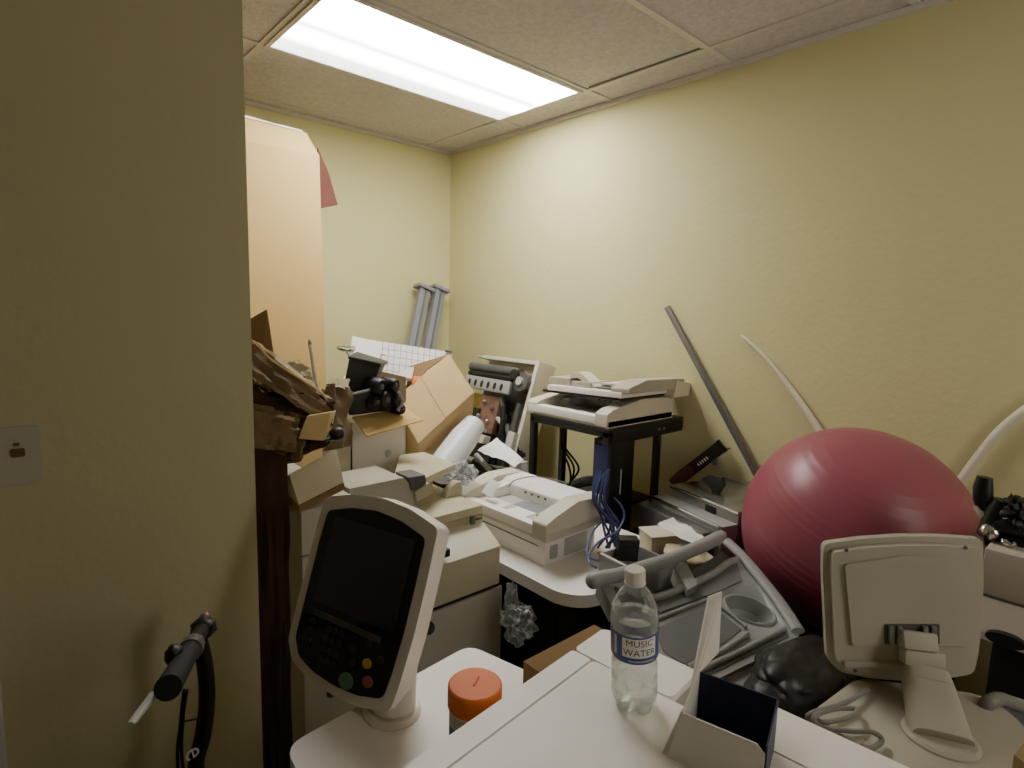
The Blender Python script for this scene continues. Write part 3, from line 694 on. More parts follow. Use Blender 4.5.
# jumble of black rods in front of the engine
jb_ = thing('scrap_rollers', 'jumble of black rollers and grey rods below the loose paper sheet', 'printer part', atd(492, 478, 2.5))
ji = lambda x, y, d: atd(x, y, d) - jb_.location
for k, (x0, y0, x1, y1, r, m) in enumerate(((474, 462, 500, 476, .022, 'dark'), (478, 472, 512, 480, .018, 'mid'), (470, 474, 495, 488, .025, 'black'), (500, 470, 518, 478, .02, 'dark'), (476, 455, 490, 470, .012, 'grey'), (486, 466, 520, 472, .010, 'lightgrey'))):
    MB().cyl(ji(x0, y0, 2.5), ji(x1, y1, 2.42), r, 12).build('rod', M[m], jb_)
MB().box(-.10, .15, .24, .40, - jb_.location.z, -.05, .01).build('block', M['dark'], jb_)
MB().cyl(ji(521, 462, 2.45), ji(523, 482, 2.45), .028, 16).build('canister', M['lightgrey'], jb_)
q = [atd(477.5, 450.5, 2.42), atd(515, 467, 2.32), atd(524, 459.5, 2.4), atd(497, 438, 2.55)]
tag(MB().sheet(q, 10, 8, .012, 2.2, 4).build('paper_sheet', M['paper']), 'loose white sheet of paper on the black printer scrap', 'paper')

# ================================================================== LEFT PILE
# tall carton
bx1 = aty(327, 380, 2.5).x
tc_ = thing('tall_carton', 'tall upright tan cardboard carton reaching almost to the ceiling', 'box', (.75, 2.5, 0))
lx, rx = .30 - .75, aty(327, 390, 2.5).x - .75 + .02
tc_.rotation_euler = (0, R_(-1.1), 0)
zt = aty(247, 139, 2.5).z; ztr = aty(318, 148, 2.5).z
MB().box(lx, rx, 0, .5, 0, zt - .008, .004).build('body', M['card_pale'], tc_)
zt2 = aty(247, 115, 2.5).z
MB().slab([(lx + .004, .0, zt - .010), (rx - .002, .0, zt - .012), (rx - .035, .05, zt + .085), (lx, .05, zt + .115)], .006).build('top_flap', M['card_pale'], tc_)
MB().sheet([(lx + .004, .046, zt + .112), (rx - .04, .046, zt + .083), (rx - .05, .06, zt + .094), (lx + .004, .06, zt + .128)], 20, 2, .006, 9, 3).build('torn_edge', M['white'], tc_)
MB().slab([(.42 - .75, -.002, zt + .0), (.62 - .75, -.002, zt + .0), (.62 - .75, .04, zt + .075), (.42 - .75, .04, zt + .075)], .003).build('tape', M['card'], tc_)
f0, f1, f2_ = [p + Vector((.042, 0, 0)) for p in (aty(318, 150, 2.55), aty(337, 207, 2.62), aty(320, 210, 2.55))]
o0 = Vector((.75, 2.5, 0))
MB().slab([f0 - o0, f2_ - o0, f1 - o0, (f0.lerp(f1, .5) - o0) + Vector((.004, 0, .02))], .006).build('side_flap', M['card_red'], tc_)

# grey posts in the corner
P0 = None
for k, (xa, ya, xb, yb, lab) in enumerate(((425, 287, 412, 352, 'grey post with a flat cap leaning in the room corner, the left one'), (440, 288, 428, 352, 'grey post with a flat cap leaning in the room corner, the right one'))):
    top = aty(xa, ya, 3.06); bot = aty(xb, yb, 2.98); dr = (bot - top) ; Lz = top.z / -dr.normalized().z
    pp = top + dr.normalized() * Lz
    q_ = dr.normalized() * -1
    t = thing('grey_post', lab, 'post', pp, (0, 0, 0), 'grey posts in the corner')
    zax = q_; xax = Vector((1, 0, 0)); xax = (xax - zax * xax.dot(zax)).normalized(); yax = zax.cross(xax)
    m_ = Matrix(((xax.x, yax.x, zax.x, 0), (xax.y, yax.y, zax.y, 0), (xax.z, yax.z, zax.z, 0), (0, 0, 0, 1)))
    MB().box(-.034, .036, -.02, .02, 0, Lz - .01, .004, mtx=m_).build('column', M['post'], t)
    MB().box(-.040, -.022, -.028, -.015, 0, Lz - .01, .003, mtx=m_).build('flange', M['post'], t)
    MB().box(-.005, .008, -.026, -.015, 0, Lz - .01, .003, mtx=m_).build('flange', M['greymetal'], t)
    MB().box(-.062, .056, -.04, .04, Lz - .022, Lz, .004, mtx=m_).build('cap', M['post'], t)

# planner sheet
pa, pb_, pc, pd_ = atd(352, 337, 2.78), atd(452, 352, 2.98), atd(446, 392, 2.92), atd(344, 378, 2.72)
u = (pb_ - pa); wl = u.length; u.normalize(); vv = (pa - pd_); vv = (vv - u * vv.dot(u)); hl = vv.length; vv.normalize(); nn = u.cross(vv)
po = MB().sheet([(0, -hl, 0), (wl, -hl, 0), (wl, 0, 0), (0, 0, 0)], 16, 8, .01, 2, 5).build('wall_planner', M['planner'])
po.matrix_world = Matrix(((u.x, vv.x, nn.x, pa.x), (u.y, vv.y, nn.y, pa.y), (u.z, vv.z, nn.z, pa.z), (0, 0, 0, 1)))
tag(po, 'white printed planner sheet with a red and grey grid leaning behind the tilted carton', 'paper')
MB().sheet([(-.005, -.11, .012), (.15, -.12, .014), (.14, -.012, .012), (0, .002, .012)], 6, 4, .006, 3, 2).build('blank_page', M['paper'], po)
MB().box(.138, .165, -.075, -.071, .02, .022).box(.138, .142, -.1, -.071, .02, .022).build('red_mark', M['red'], po)
MB().tube([(wl * .92, -.002, .01), (wl * 1.0, -.002, .01)], .006, 8).build('hanger', M['mid'], po)
cl = thing('binder_clip', 'shiny metal clip at the left end of the planner sheet', 'clip', atd(346, 350, 2.7))
MB().tube([(-.045, -.01, .012), (.0, .0, .002), (.05, .015, .008)], [.009, .014, .010], 10).build('jaw', M['chrome'], cl)
MB().tube(spline([(.0, 0, .0), (.02, .0, -.03), (.035, .01, -.012), (.05, .015, .0)], 5), .006, 8).build('handle', M['steel'], cl)
MB().tube(spline([atd(351, 362, 2.68) - cl.location, atd(348, 374, 2.66) - cl.location, atd(342, 383, 2.62) - cl.location, atd(330, 385, 2.6) - cl.location], 6), .010, 8).build('strap', M['white'], cl)

# tilted brown carton
T, Rr, Bm = atd(449.5, 353.5, 2.50), atd(475, 392, 2.36), atd(418, 444.5, 2.14)
ua = (Rr - Bm); la = ua.length; ua.normalize(); ub = (T - Rr); lb_ = ub.length; ub.normalize(); un = ua.cross(ub).normalized()
if un.dot(EYE - Bm) < 0: un = -un
tb = thing('carton', 'brown cardboard carton tipped on its corner with its open side showing orange packing', 'box', Bm)
o3 = Bm
def TB_(a, b, c): return ua * a + ub * b + un * c
dpt = .20; th = .006; la2 = la; lb2 = lb_
MB().hexa([TB_(0, 0, -th), TB_(la2, 0, -th), TB_(la2, lb2, -th), TB_(0, lb2, -th), TB_(0, 0, 0), TB_(la2, 0, 0), TB_(la2, lb2, 0), TB_(0, lb2, 0)]).build('side_panel', M['card'], tb, False)
MB().hexa([TB_(0, 0, -dpt), TB_(la2, 0, -dpt), TB_(la2, th, -dpt), TB_(0, th, -dpt), TB_(0, 0, 0), TB_(la2, 0, 0), TB_(la2, th, 0), TB_(0, th, 0)]).build('bottom_panel', M['card'], tb, False)
MB().hexa([TB_(la2 - th, 0, -dpt), TB_(la2, 0, -dpt), TB_(la2, lb2, -dpt), TB_(la2 - th, lb2, -dpt), TB_(la2 - th, 0, 0), TB_(la2, 0, 0), TB_(la2, lb2, 0), TB_(la2 - th, lb2, 0)]).build('end_panel', M['card'], tb, False)
MB().hexa([TB_(0, 0, -dpt), TB_(la2, 0, -dpt), TB_(la2, lb2, -dpt), TB_(0, lb2, -dpt), TB_(0, 0, -dpt + th), TB_(la2, 0, -dpt + th), TB_(la2, lb2, -dpt + th), TB_(0, lb2, -dpt + th)]).build('side_panel', M['card_dark'], tb, False)
MB().hexa([TB_(0, 0, -dpt), TB_(th, 0, -dpt), TB_(th, lb2, -dpt), TB_(0, lb2, -dpt), TB_(0, 0, 0), TB_(th, 0, 0), TB_(th, lb2, 0), TB_(0, lb2, 0)]).build('end_panel', M['card'], tb, False)
sm = MB(); s0 = la2 * .46; sm.hexa([TB_(s0, 0, 0), TB_(s0 + .002, 0, 0), TB_(s0 + .002, lb2, 0), TB_(s0, lb2, 0), TB_(s0, 0, .0008), TB_(s0 + .002, 0, .0008), TB_(s0 + .002, lb2, .0008), TB_(s0, lb2, .0008)]).build('seam', M['card_dark'], tb, False)
MB().slab([atd(405, 392, 2.32) - o3, atd(428, 369, 2.42) - o3, atd(449, 354, 2.52) - o3, atd(410, 366, 2.5) - o3], .004).build('flap', M['card_dark'], tb, False)
og = MB().slab([atd(412, 384, 2.34), atd(424, 374, 2.40), atd(416, 370, 2.46), atd(410, 377, 2.42)], .02, .004).build('packet', M['orange2'])
tag(og, 'orange packet poking out of the tipped brown carton', 'packet')
og = MB().slab([atd(396, 378, 2.30), atd(412, 378, 2.34), atd(414, 366, 2.44), atd(400, 372, 2.40)], .015, .003).build('pamphlet', M['lightgrey'])
tag(og, 'pale grey folded pamphlet next to the orange packet', 'paper')

# foam / film roll, clear wrap
fa, fb = atd(438, 474, 2.12), atd(474, 424, 2.34)
tag(MB().tube([fa, fa.lerp(fb, .3), fa.lerp(fb, .7), fb], [.056, .060, .058, .047], 24, flat=.9).build('film_roll', M['foam']), 'milky white roll of plastic film below the tipped brown carton', 'roll')
tag(MB().blob(atd(461, 473, 2.1), (.05, .05, .035), .6, 7, 4, 11).build('plastic_wrap', M['film']), 'crumpled clear plastic wrap under the milky film roll', 'plastic wrap')
tag(MB().blob(atd(519, 622, 1.75), (.04, .05, .05), .7, 6, 4, 5).blob(atd(511, 602, 1.75), (.018, .02, .06), .5, 6, 3, 6).build('plastic_wrap', M['film']), 'crumpled clear plastic bag by the beige copier cabinet, below the table', 'plastic wrap')

# beige copier (mid left)
cc = thing('copier', 'yellowed beige copier with stepped document trays behind the touchscreen', 'copier', EYE + (Vector((.85, 1.35, 0)) - EYE) * .948)
cc.scale = (.948,) * 3
MB().box(-.10, .362, .012, .6, -.08, .592, .008).build('cabinet', M['beige_dim'], cc)
MB().box(-.09, .355, .02, .58, .592, .612).build('gap', M['black'], cc)
MB().box(-.10, .337, 0, .6, .612, .742, .008).build('body', M['beige_old'], cc)
MB().prism([(0, .742), (.10, .80), (.6, .80), (.6, .742)], -.10, .337, .004, axis='x').build('top_cover', M['beige'], cc)
MB().box(.30, .337, .10, .13, .796, .815, .004).build('rib', M['beige'], cc)
MB().box(.285, .302, .09, .2, .796, .822, .002).build('slot', M['mid'], cc)
x1 = aty(481, 507, 1.46).x - .85
MB().box(-.09, x1, .10, .55, .80, .822, .003).build('tray_base', M['kraft_light'], cc)
MB().box(-.09, x1, .10, .55, .822, .852, .006).build('tray', M['beige_old'], cc)
MB().box(-.09, .10, .16, .6, .80, .872, .010).build('feeder_body', M['beige_old'], cc)
q = [aty(394, 477.5, 1.52), aty(426, 477.5, 1.52), aty(455.5, 464, 1.66), aty(424, 452, 1.80), aty(400, 455, 1.76)]
oc = Vector((.85, 1.35, 0))
b = MB(); pts = [p - oc for p in q]; dz = Vector((0, 0, -.022))
hi = [b.bm.verts.new(p) for p in pts]; lo = [b.bm.verts.new(p + dz) for p in pts]; b.bm.faces.new(hi); b.bm.faces.new(lo[::-1])
for i in range(5): b.bm.faces.new((hi[i], hi[(i + 1) % 5], lo[(i + 1) % 5], lo[i]))
bmesh.ops.recalc_face_normals(b.bm, faces=b.bm.faces[:]); b.build('paper_tray', M['beige_old'], cc, False)
cl_ = lambda x, y, Y=1.40: (cc.matrix_basis.inverted() @ aty(x, y, Y))
for nm, mt, ps, y0_, y1_ in (('feeder_front', 'beige_dim', ((350, 489), (404, 478), (414, 488), (415, 514), (350, 520)), .13, .30), ('hinge', 'mid', ((408, 477), (424, 474.5), (425, 484), (411, 490)), .12, .2), ('step', 'beige_old', ((413, 491), (427, 482), (431, 486), (431, 492), (415, 501)), .115, .2)):
    pp_ = [cl_(*p) for p in ps]; MB().prism([(p.x, p.z) for p in pp_], y0_, y1_, .002, axis='y').build(nm, M[mt], cc)
MB().box(.12, .22, .22, .30, .852, .94, .006).build('support', M['kraft_light'], cc)
a_ = aty(448, 490, 1.60) - oc; b_ = aty(458, 481, 1.60) - oc; c_ = aty(459, 495, 1.6) - oc
MB().prism(roundpoly([(a_.x - .03, .85), (c_.x, .85), (b_.x + .004, b_.z), (b_.x - .02, b_.z + .005), (a_.x, a_.z + .015)], .006), .23, .26, .002, axis='y').build('paper_guide', M['beige_old'], cc)
MB().box(-.08, .06, .09, .155, .80, .86, .006).build('front_step', M['beige_dim'], cc)
MB().box(.06, .14, .09, .16, .80, .84, .006).build('front_step', M['mid'], cc)
cyk = aty(446, 553, 1.35) - oc
MB().box(cyk.x - .03, cyk.x + .012, -.006, .02, cyk.z - .012, cyk.z + .012, .003).build('latch', M['dark'], cc)
MB().cyl(aty(428, 628, 1.36) - oc, aty(428, 628, 1.32) - oc, .02).build('knob', M['dark'], cc)

# tall pale block left of the copier, and tipped panel on it
pl = aty(298, 520, 1.36).x; prr = aty(345, 520, 1.36).x; pz = aty(300, 500, 1.36).z
bx = thing('carton', 'pale cardboard carton standing under the tipped beige panel', 'box', (.55, 1.36, 0))
MB().box(pl - .55 , prr - .55 + .03, -.02, .62, 0, pz - .02, .006).build('body', M['beige_dim'], bx)
MB().box(pl - .552, prr - .55 + .032, -.0215, -.019, pz - .14, pz - .136).build('seam', M['mid'], bx)
q = [aty(299, 505, 1.30), aty(344, 482, 1.32), aty(337, 449, 1.36), aty(289, 474, 1.34)]
tp_ = thing('panel_box', 'tipped beige flat box with brown edges lying on the pale carton', 'box', q[0])
MB().slab([p - q[0] for p in q], .09, .003).build('body', M['beige_old'], tp_)
e = [aty(299, 506, 1.300), aty(344, 483, 1.320), aty(345, 489, 1.325), aty(300, 513, 1.305)]
MB().slab([p - q[0] for p in (e[3], e[2], e[1], e[0])], .06).build('edge', M['card_dark'], tp_)

# white carton with black parts
Yc = 1.70
wa, wb = aty(351, 420, Yc), aty(406.5, 425, Yc); wz0 = aty(406, 477, Yc).z; wz1 = aty(406, 417, Yc).z
wo = Vector(((wa.x + wb.x) / 2, Yc, wz0)); hw = (wb.x - wa.x) / 2
wc_ = thing('carton', 'white open carton with its lid flap folded out holding black plastic parts', 'box', wo)
hz = wz1 - wz0; dd = .22; th = .004
MB().box(-hw, hw, 0, th, 0, hz).build('front_panel', M['white'], wc_, False)
MB().box(-hw, -hw + th, 0, dd, 0, hz).build('side_panel', M['white'], wc_, False)
MB().box(hw - th, hw, 0, dd, 0, hz).build('side_panel', M['white'], wc_, False)
MB().box(-hw, hw, dd - th, dd, 0, hz).build('back_panel', M['white'], wc_, False)
MB().box(-hw, hw, 0, dd, 0, th).build('bottom_panel', M['card'], wc_, False)
fl = [aty(352, 417, Yc) - wo, aty(367, 436, Yc - .10) - wo, aty(423, 420, Yc - .09) - wo, aty(406.5, 408, Yc + .01) - wo]
MB().slab(fl, .004).build('front_flap', M['card_pale'], wc_, False)
fl = [aty(377, 400, Yc + .2) - wo, aty(406, 402, Yc + .2) - wo, aty(406, 377, Yc + .24) - wo, aty(376, 370, Yc + .24) - wo]
MB().slab(fl, .004).build('rear_flap', M['kraft'], wc_, False)
MB().blob((.03, -.003, hz * .45), (.010, .002, .012), .6, 6, 2, 3).build('stain', M['lightgrey'], wc_)
b0 = aty(356, 385, Yc + .05)
hp = thing('hopper', 'dark green-black plastic bin standing upright in the white carton', 'bin', b0)
H_ = lambda x, y, dy: aty(x, y, Yc + dy) - b0
MB().hexa([H_(341, 398, .02), H_(370, 398, .02), H_(372, 392, .12), H_(345, 392, .12), H_(349, 359, .0), H_(380, 366, .0), H_(386, 363, .12), H_(357, 355, .12)], .003).build('body', M['bin'], hp)
MB().hexa([H_(348, 359, -.008), H_(381, 367, -.008), H_(388, 364, .13), H_(357, 354, .13), H_(348, 356, -.008), H_(381, 363.5, -.008), H_(388, 361, .13), H_(357, 351.5, .13)], .001).build('rim', M['dark'], hp)
b1 = aty(370, 402, Yc - .02)
cg = thing('toner_unit', 'black toner cartridge with round ends lying across the white carton', 'printer part', b1)
G_ = lambda x, y, dy: aty(x, y, Yc + dy) - b1
MB().hexa([G_(349, 416, -.03), G_(394, 411, -.03), G_(394, 400, .10), G_(349, 404, .10), G_(343, 394, -.03), G_(378, 388, -.03), G_(380, 384, .10), G_(346, 388, .10)], .006).build('body', M['dark'], cg)
MB().tube([G_(343, 396, -.034), G_(378, 388, -.034)], .004, 8).build('edge_strip', M['grey'], cg)
for k, (x, y, r) in enumerate(((380, 387, .030), (394, 385, .024), (386, 400, .034), (397, 399, .026), (401, 409, .018), (376, 402, .026))):
    c = G_(x, y, -.04); MB().tube([c + Vector((-.01, .05, .0)), c + Vector((-.004, -.005, 0)), c + Vector((0, -.014, 0))], [r, r, r * .8], 18).build('end_cap', M['dark'], cg)
    MB().blob(c + Vector((-.002, -.016, .002)), (r * .3, .004, r * .3), .1, 3, 2, k).build('pin', M['mid'], cg)
MB().tube([G_(398, 392, -.05), G_(403, 401, -.05), G_(398, 411, -.05)], .008, 8).build('bracket', M['grey'], cg)

# kraft paper heap
def quadpx(ps): return [aty(x, y, Y) for x, y, Y in ps]
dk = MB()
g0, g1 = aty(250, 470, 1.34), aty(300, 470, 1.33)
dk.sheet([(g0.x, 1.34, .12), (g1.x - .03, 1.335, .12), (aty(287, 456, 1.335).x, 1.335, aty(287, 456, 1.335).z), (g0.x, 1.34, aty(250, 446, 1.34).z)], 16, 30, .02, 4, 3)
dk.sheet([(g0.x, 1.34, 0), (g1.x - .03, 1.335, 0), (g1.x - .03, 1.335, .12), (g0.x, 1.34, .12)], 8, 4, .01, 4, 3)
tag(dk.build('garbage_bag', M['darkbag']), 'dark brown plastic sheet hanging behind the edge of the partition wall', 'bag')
kp = thing('kraft_bag', 'crumpled brown kraft paper bag lying open on the left pile', 'bag', (.50, 1.45, 1.2))
ko = Vector((.50, 1.45, 1.2))
MB().blob(aty(282, 420, 1.52) - ko, (.12, .10, .07), .4, 3, 5, 2).build('body', M['kraft'], kp)
MB().sheet([p - ko for p in quadpx([(322, 452, 1.42), (352, 446, 1.50), (349, 388, 1.56), (326, 384, 1.50)])], 10, 14, .02, 3, 9).build('side_fold', M['kraft'], kp)
MB().sheet([p - ko for p in quadpx([(326, 386, 1.49), (349, 390, 1.55), (349, 379, 1.60), (330, 378, 1.56)])], 6, 5, .012, 3, 19).build('side_lip', M['kraft_light'], kp)
MB().sheet([p - ko for p in quadpx([(250, 404, 1.40), (330, 428, 1.42), (335, 400, 1.44), (250, 372, 1.42)])], 22, 10, .03, 6, 41).build('dark_fold', M['darkbag'], kp)  # dark colour stands in for the shade inside the bag
MB().sheet([p - ko for p in quadpx([(250, 470, 1.36), (300, 462, 1.36), (312, 418, 1.40), (250, 402, 1.40)])], 18, 14, .03, 5, 44).build('lower_fold', M['kraft'], kp)
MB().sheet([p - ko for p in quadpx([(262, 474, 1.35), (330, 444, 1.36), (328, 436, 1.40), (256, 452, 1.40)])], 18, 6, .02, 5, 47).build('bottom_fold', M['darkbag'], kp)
MB().sheet([p - ko for p in quadpx([(250, 341, 1.40), (333, 404, 1.44), (326, 424, 1.40), (250, 375, 1.36)])], 18, 8, .02, 4, 3).build('front_fold', M['kraft'], kp)
MB().sheet([p - ko for p in quadpx([(250, 338, 1.44), (262, 344, 1.47), (332, 398, 1.50), (333, 404, 1.44)])], 4, 18, .012, 5, 12).build('inner_fold', M['kraft_light'], kp)
MB().tube([p - ko for p in spline(quadpx([(252, 343, 1.395), (258, 344, 1.395), (268, 357, 1.40), (285, 369, 1.41), (302, 380, 1.42), (320, 392, 1.43), (328, 402, 1.435)]), 5)], .0030, 6).build('rim', M['card_pale'], kp)  # pale colour stands in for light caught along the bag's edge
MB().sheet([p - ko for p in quadpx([(288, 362, 1.50), (300, 360, 1.56), (330, 398, 1.53), (308, 385, 1.46)])], 10, 10, .03, 6, 21).build('inner_paper', M['kraft_light'], kp)
MB().sheet([p - ko for p in quadpx([(252, 410, 1.36), (300, 418, 1.36), (296, 452, 1.33), (256, 448, 1.33)])], 12, 8, .025, 4, 33).build('lower_fold', M['kraft'], kp)
MB().sheet([p - ko for p in quadpx([(252, 376, 1.40), (268, 382, 1.42), (276, 392, 1.42), (262, 392, 1.40)])], 6, 4, .01, 4, 30).build('scrap', M['card_pale'], kp)
q = quadpx([(250, 352, 1.86), (288, 366, 1.84), (267, 309, 1.88), (250, 319, 1.90)])
for k_ in (0, 1): q[k_].z = pz - .02
tag(MB().slab(q, .005).build('cardboard_piece', M['card_dark']), 'torn dark brown cardboard piece standing upright in front of the tall carton', 'cardboard')
sb_ = aty(315, 425, 1.38)
sbx = MB().hexa([aty(x, y, Y) for x, y, Y in ((298, 439, 1.36), (324, 441, 1.36), (330, 436, 1.46), (306, 432, 1.46), (307, 416, 1.36), (331, 412, 1.36), (336, 410, 1.46), (312, 413, 1.46))], .003).build('small_box', M['card'])
tag(sbx, 'small tan taped box sticking out of the brown paper heap', 'box')
tag(MB().blob(aty(337, 434, 1.40), (.020, .020, .018), .1, 4, 3, 1).tube([aty(332, 438, 1.40), aty(318, 443, 1.38)], .008, 10).build('caster', M['dark']), 'black round caster on a stub below the brown paper heap', 'caster')
r0, r1 = aty(310, 344, 1.62), aty(318, 378, 1.58)
wd = thing('white_rod', 'thin white rod sticking up out of the kraft bag', 'rod', r1)
MB().tube([Vector((0, 0, -.06)), r0 - r1], .0055, 10).build('shaft', M['tubewhite'], wd)
MB().tube([(r0 - r1) * .97, (r0 - r1) * 1.12], [.0065, .003], 10).build('tip', M['chrome'], wd)

# ================================================================== RIGHT SIDE
# exercise ball on its support
bc_ = Vector((1.918, .5528, .863)); br_ = .3165
ballo = thing('exercise_ball', 'big shiny burgundy exercise ball wedged against the right wall', 'ball', bc_, (R_(18), R_(-14), 0))
prof = []
N = 160
grooves = [.86, .80, .74, .52, .46, .40, .14, .06, -.02, -.1, -.36, -.42, -.7, -.76]
for i in range(N + 1):
    a = -PI / 2 + PI * i / N; z = math.sin(a)
    k = 1 + sum(.0032 * math.exp(-((z - g_) / .0065) ** 2) for g_ in grooves)
    prof.append((br_ * math.cos(a) * k if 0 < i < N else 0, br_ * z * k))
MB().lathe(prof, 96).build('skin', M['ball'], ballo, ang=80)
MB().lathe([(0, -br_ + .001), (.012, -br_ + .001), (.012, -br_ - .002), (.008, -br_ - .004), (0, -br_ - .004)], 20).build('plug', M['paper'], ballo)
cr = thing('crate', 'black crate under the burgundy exercise ball', 'crate', (1.92, .55, 0))
b = MB()
b.box(-.25, .25, -.25, .25, 0, .40, .01)
b.box(-.25, -.22, -.25, .25, .40, .62, .006).box(.22, .25, -.25, .25, .40, .62, .006)
b.build('body', M['dark'], cr)

# leaning bar and tubes on the wall
ba, bb = atx(667, 307, 2.226), atx(757, 475, 2.20)
dd_ = (bb - ba).normalized(); Lb = .98
zz = dd_ * -1; yy = Vector((-1, 0, 0)); yy = (yy - zz * yy.dot(zz)).normalized(); xx = yy.cross(zz)
bo = ba + dd_ * Lb
lbm = Matrix(((xx.x, yy.x, zz.x, 0), (xx.y, yy.y, zz.y, 0), (xx.z, yy.z, zz.z, 0), (0, 0, 0, 1)))
lr = MB().box(-.012, .012, -.008, .008, 0, Lb, .002, mtx=lbm).build('flat_bar', M['greymetal']); lr.location = bo
tag(lr, 'straight dark grey flat metal bar leaning on the right wall', 'bar')
w1 = [atx(x, y, 2.225) for x, y in ((741, 336), (757, 349), (775, 368), (792, 390), (806, 410), (820, 431), (832, 455))]
w1 += [Vector((2.215, w1[-1].y - .03, w1[-1].z - .15)), Vector((2.215, w1[-1].y - .01, w1[-1].z - .55))]
w1 = spline(w1, 5)
tag(MB().tube(w1, [.006 + .006 * min(1, i / 22) for i in range(len(w1))], 12).build('curved_tube', M['tubewhite']), 'thin pale curved tube on the right wall above the left side of the ball', 'tube')
w2 = [Vector((2.21, .40, .45)), Vector((2.21, .385, .8))] + [atx(x, y, 2.215) for x, y in ((957, 490), (966, 474), (980, 455), (998, 433), (1024, 411), (1050, 396), (1085, 384))]
tag(MB().tube(spline(w2, 5), .0135, 14).build('curved_tube', M['tubewhite']), 'white curved tube rising from behind the right side of the ball', 'tube')

# steel equipment case
an = math.atan2(.315, .09); sa = thing('equipment_case', 'low steel equipment case with a shiny top and stepped front ledges by the wall', 'case', (1.869, .89, 0), (0, 0, R_(-15.5)))
MB().box(0, .285, 0, .335, .02, .826, .003).build('body', M['steel'], sa)
MB().box(-.006, .285, -.004, .34, .826, .84, .002).build('top', M['steel_top'], sa)
MB().box(-.008, -.004, -.004, .34, .832, .841, .001).build('trim_strip', M['chrome'], sa)
MB().box(-.075, 0, .0, .36, .02, .795, .003).build('ledge', M['grey'], sa)
MB().box(-.079, -.075, .0, .362, .785, .798, .001).build('trim_strip', M['chrome'], sa)
MB().box(-.125, -.075, .03, .37, .02, .770, .003).build('ledge', M['greymetal'], sa)
MB().box(-.128, -.125, .03, .372, .762, .772, .001).build('trim_strip', M['steel'], sa)
MB().blob((.02, .05, .80), (.02, .02, .012), .3, 4, 3, 3).build('latch', M['chrome'], sa)
MB().box(-.006, .01, .10, .15, .795, .82, .003).build('latch', M['dark'], sa)
q = [atz(701, 478, .86), atz(724, 478, .85), atz(719, 492, .842), atz(712, 500, .842), atz(710, 490, .842)]
c0 = q[3]
b = MB(); pts = [atx(x, y, 1.98) for x, y in ((701, 479), (709, 475), (722, 478), (723, 487), (714, 500), (711, 499), (712, 490))]
lo = [b.bm.verts.new(p) for p in pts]; hi = [b.bm.verts.new(p + Vector((.02, 0, 0))) for p in pts]
b.bm.faces.new(lo); b.bm.faces.new(hi[::-1])
for i in range(7): b.bm.faces.new((lo[i], lo[(i + 1) % 7], hi[(i + 1) % 7], hi[i]))
bmesh.ops.recalc_face_normals(b.bm, faces=b.bm.faces[:])
tag(b.build('bracket', M['bin']), 'dark grey hooked bracket on top of the steel case', 'bracket')
t0_, t1_ = atx(676, 481, 2.10), atx(723, 445, 2.19)
tl = thing('power_tool', 'long black tool with pale lettering leaning on the wall behind the steel case', 'tool', t0_)
dz_ = (t1_ - t0_); Lt = dz_.length; z_ = dz_.normalized(); y_ = Vector((-1, -.3, 0)); y_ = (y_ - z_ * y_.dot(z_)).normalized(); x_ = y_.cross(z_)
tm = Matrix(((x_.x, y_.x, z_.x, 0), (x_.y, y_.y, z_.y, 0), (x_.z, y_.z, z_.z, 0), (0, 0, 0, 1)))
MB().box(-.026, .026, -.02, .02, Lt * .32, Lt, .004, mtx=tm).build('body', M['dark'], tl)
MB().box(-.028, .028, -.022, .022, Lt * .94, Lt * 1.01, .003, mtx=tm).build('end_cap', M['blackshine'], tl)
MB().tube([tm @ Vector((.004, 0, -.02)), tm @ Vector((0, 0, Lt * .15)), tm @ Vector((0, 0, Lt * .36))], [.020, .028, .026], 14).build('handle', M['card_red'], tl)
for k in range(5): MB().box(-.008, .004, .0202, .0215, Lt * (.48 + k * .045), Lt * (.50 + k * .045), mtx=tm).build('lettering', M['paper'], tl)
MB().blob(tm @ Vector((-.034, 0, Lt * .72)), (.012, .012, .014), .4, 4, 3, 5).build('knob', M['green'], tl)
MB().tube([tm @ Vector((-.02, 0, Lt)), tm @ Vector((-.028, 0, Lt * 1.06))], .0025, 6).build('tip', M['dark'], tl)

# small boxes near the table corner
gb0 = atz(598, 577, .702)
gb = thing('metal_box', 'low open grey box on the table corner behind the treadmill handle', 'box', gb0, (0, 0, R_(-6)))
L1, L2, hh, t_ = .16, .15, .075, .003
b = MB(); b.box(0, L2, -L1, 0, 0, .004).box(0, t_, -L1, 0, 0, hh).box(L2 - t_, L2, -L1, 0, 0, hh).box(0, L2, -t_, 0, 0, hh).box(0, L2, -L1, -L1 + t_, 0, hh)
b.build('body', M['grey'], gb, False)
MB().box(-.004, .006, -L1, .004, hh, hh + .004).box(-.004, L2, -.006, .004, hh, hh + .004).build('rim', M['lightgrey'], gb, False)
kb = aty(627, 548, 1.02)
kx = thing('power_adapter', 'small black box standing in the open grey box', 'box', kb)
MB().box(-.032, .032, -.02, .02, -.035, .035, .004, rot=(R_(4), R_(3), R_(-35))).build('body', M['dark'], kx)
MB().box(-.02, .02, -.021, -.019, -.02, .02, .001, rot=(R_(4), R_(3), R_(-35))).build('label', M['black'], kx)
k2 = aty(658, 543, 1.03)
k3 = thing('clear_box', 'translucent beige plastic box between the black box and the white cloth', 'box', k2)
MB().box(-.045, .055, -.04, .05, -.05, .032, .006, rot=(0, 0, R_(-28))).build('body', M['clearlid'], k3)
MB().box(-.048, .058, -.043, .053, .032, .040, .003, rot=(0, 0, R_(-28))).build('lid', M['beige'], k3)
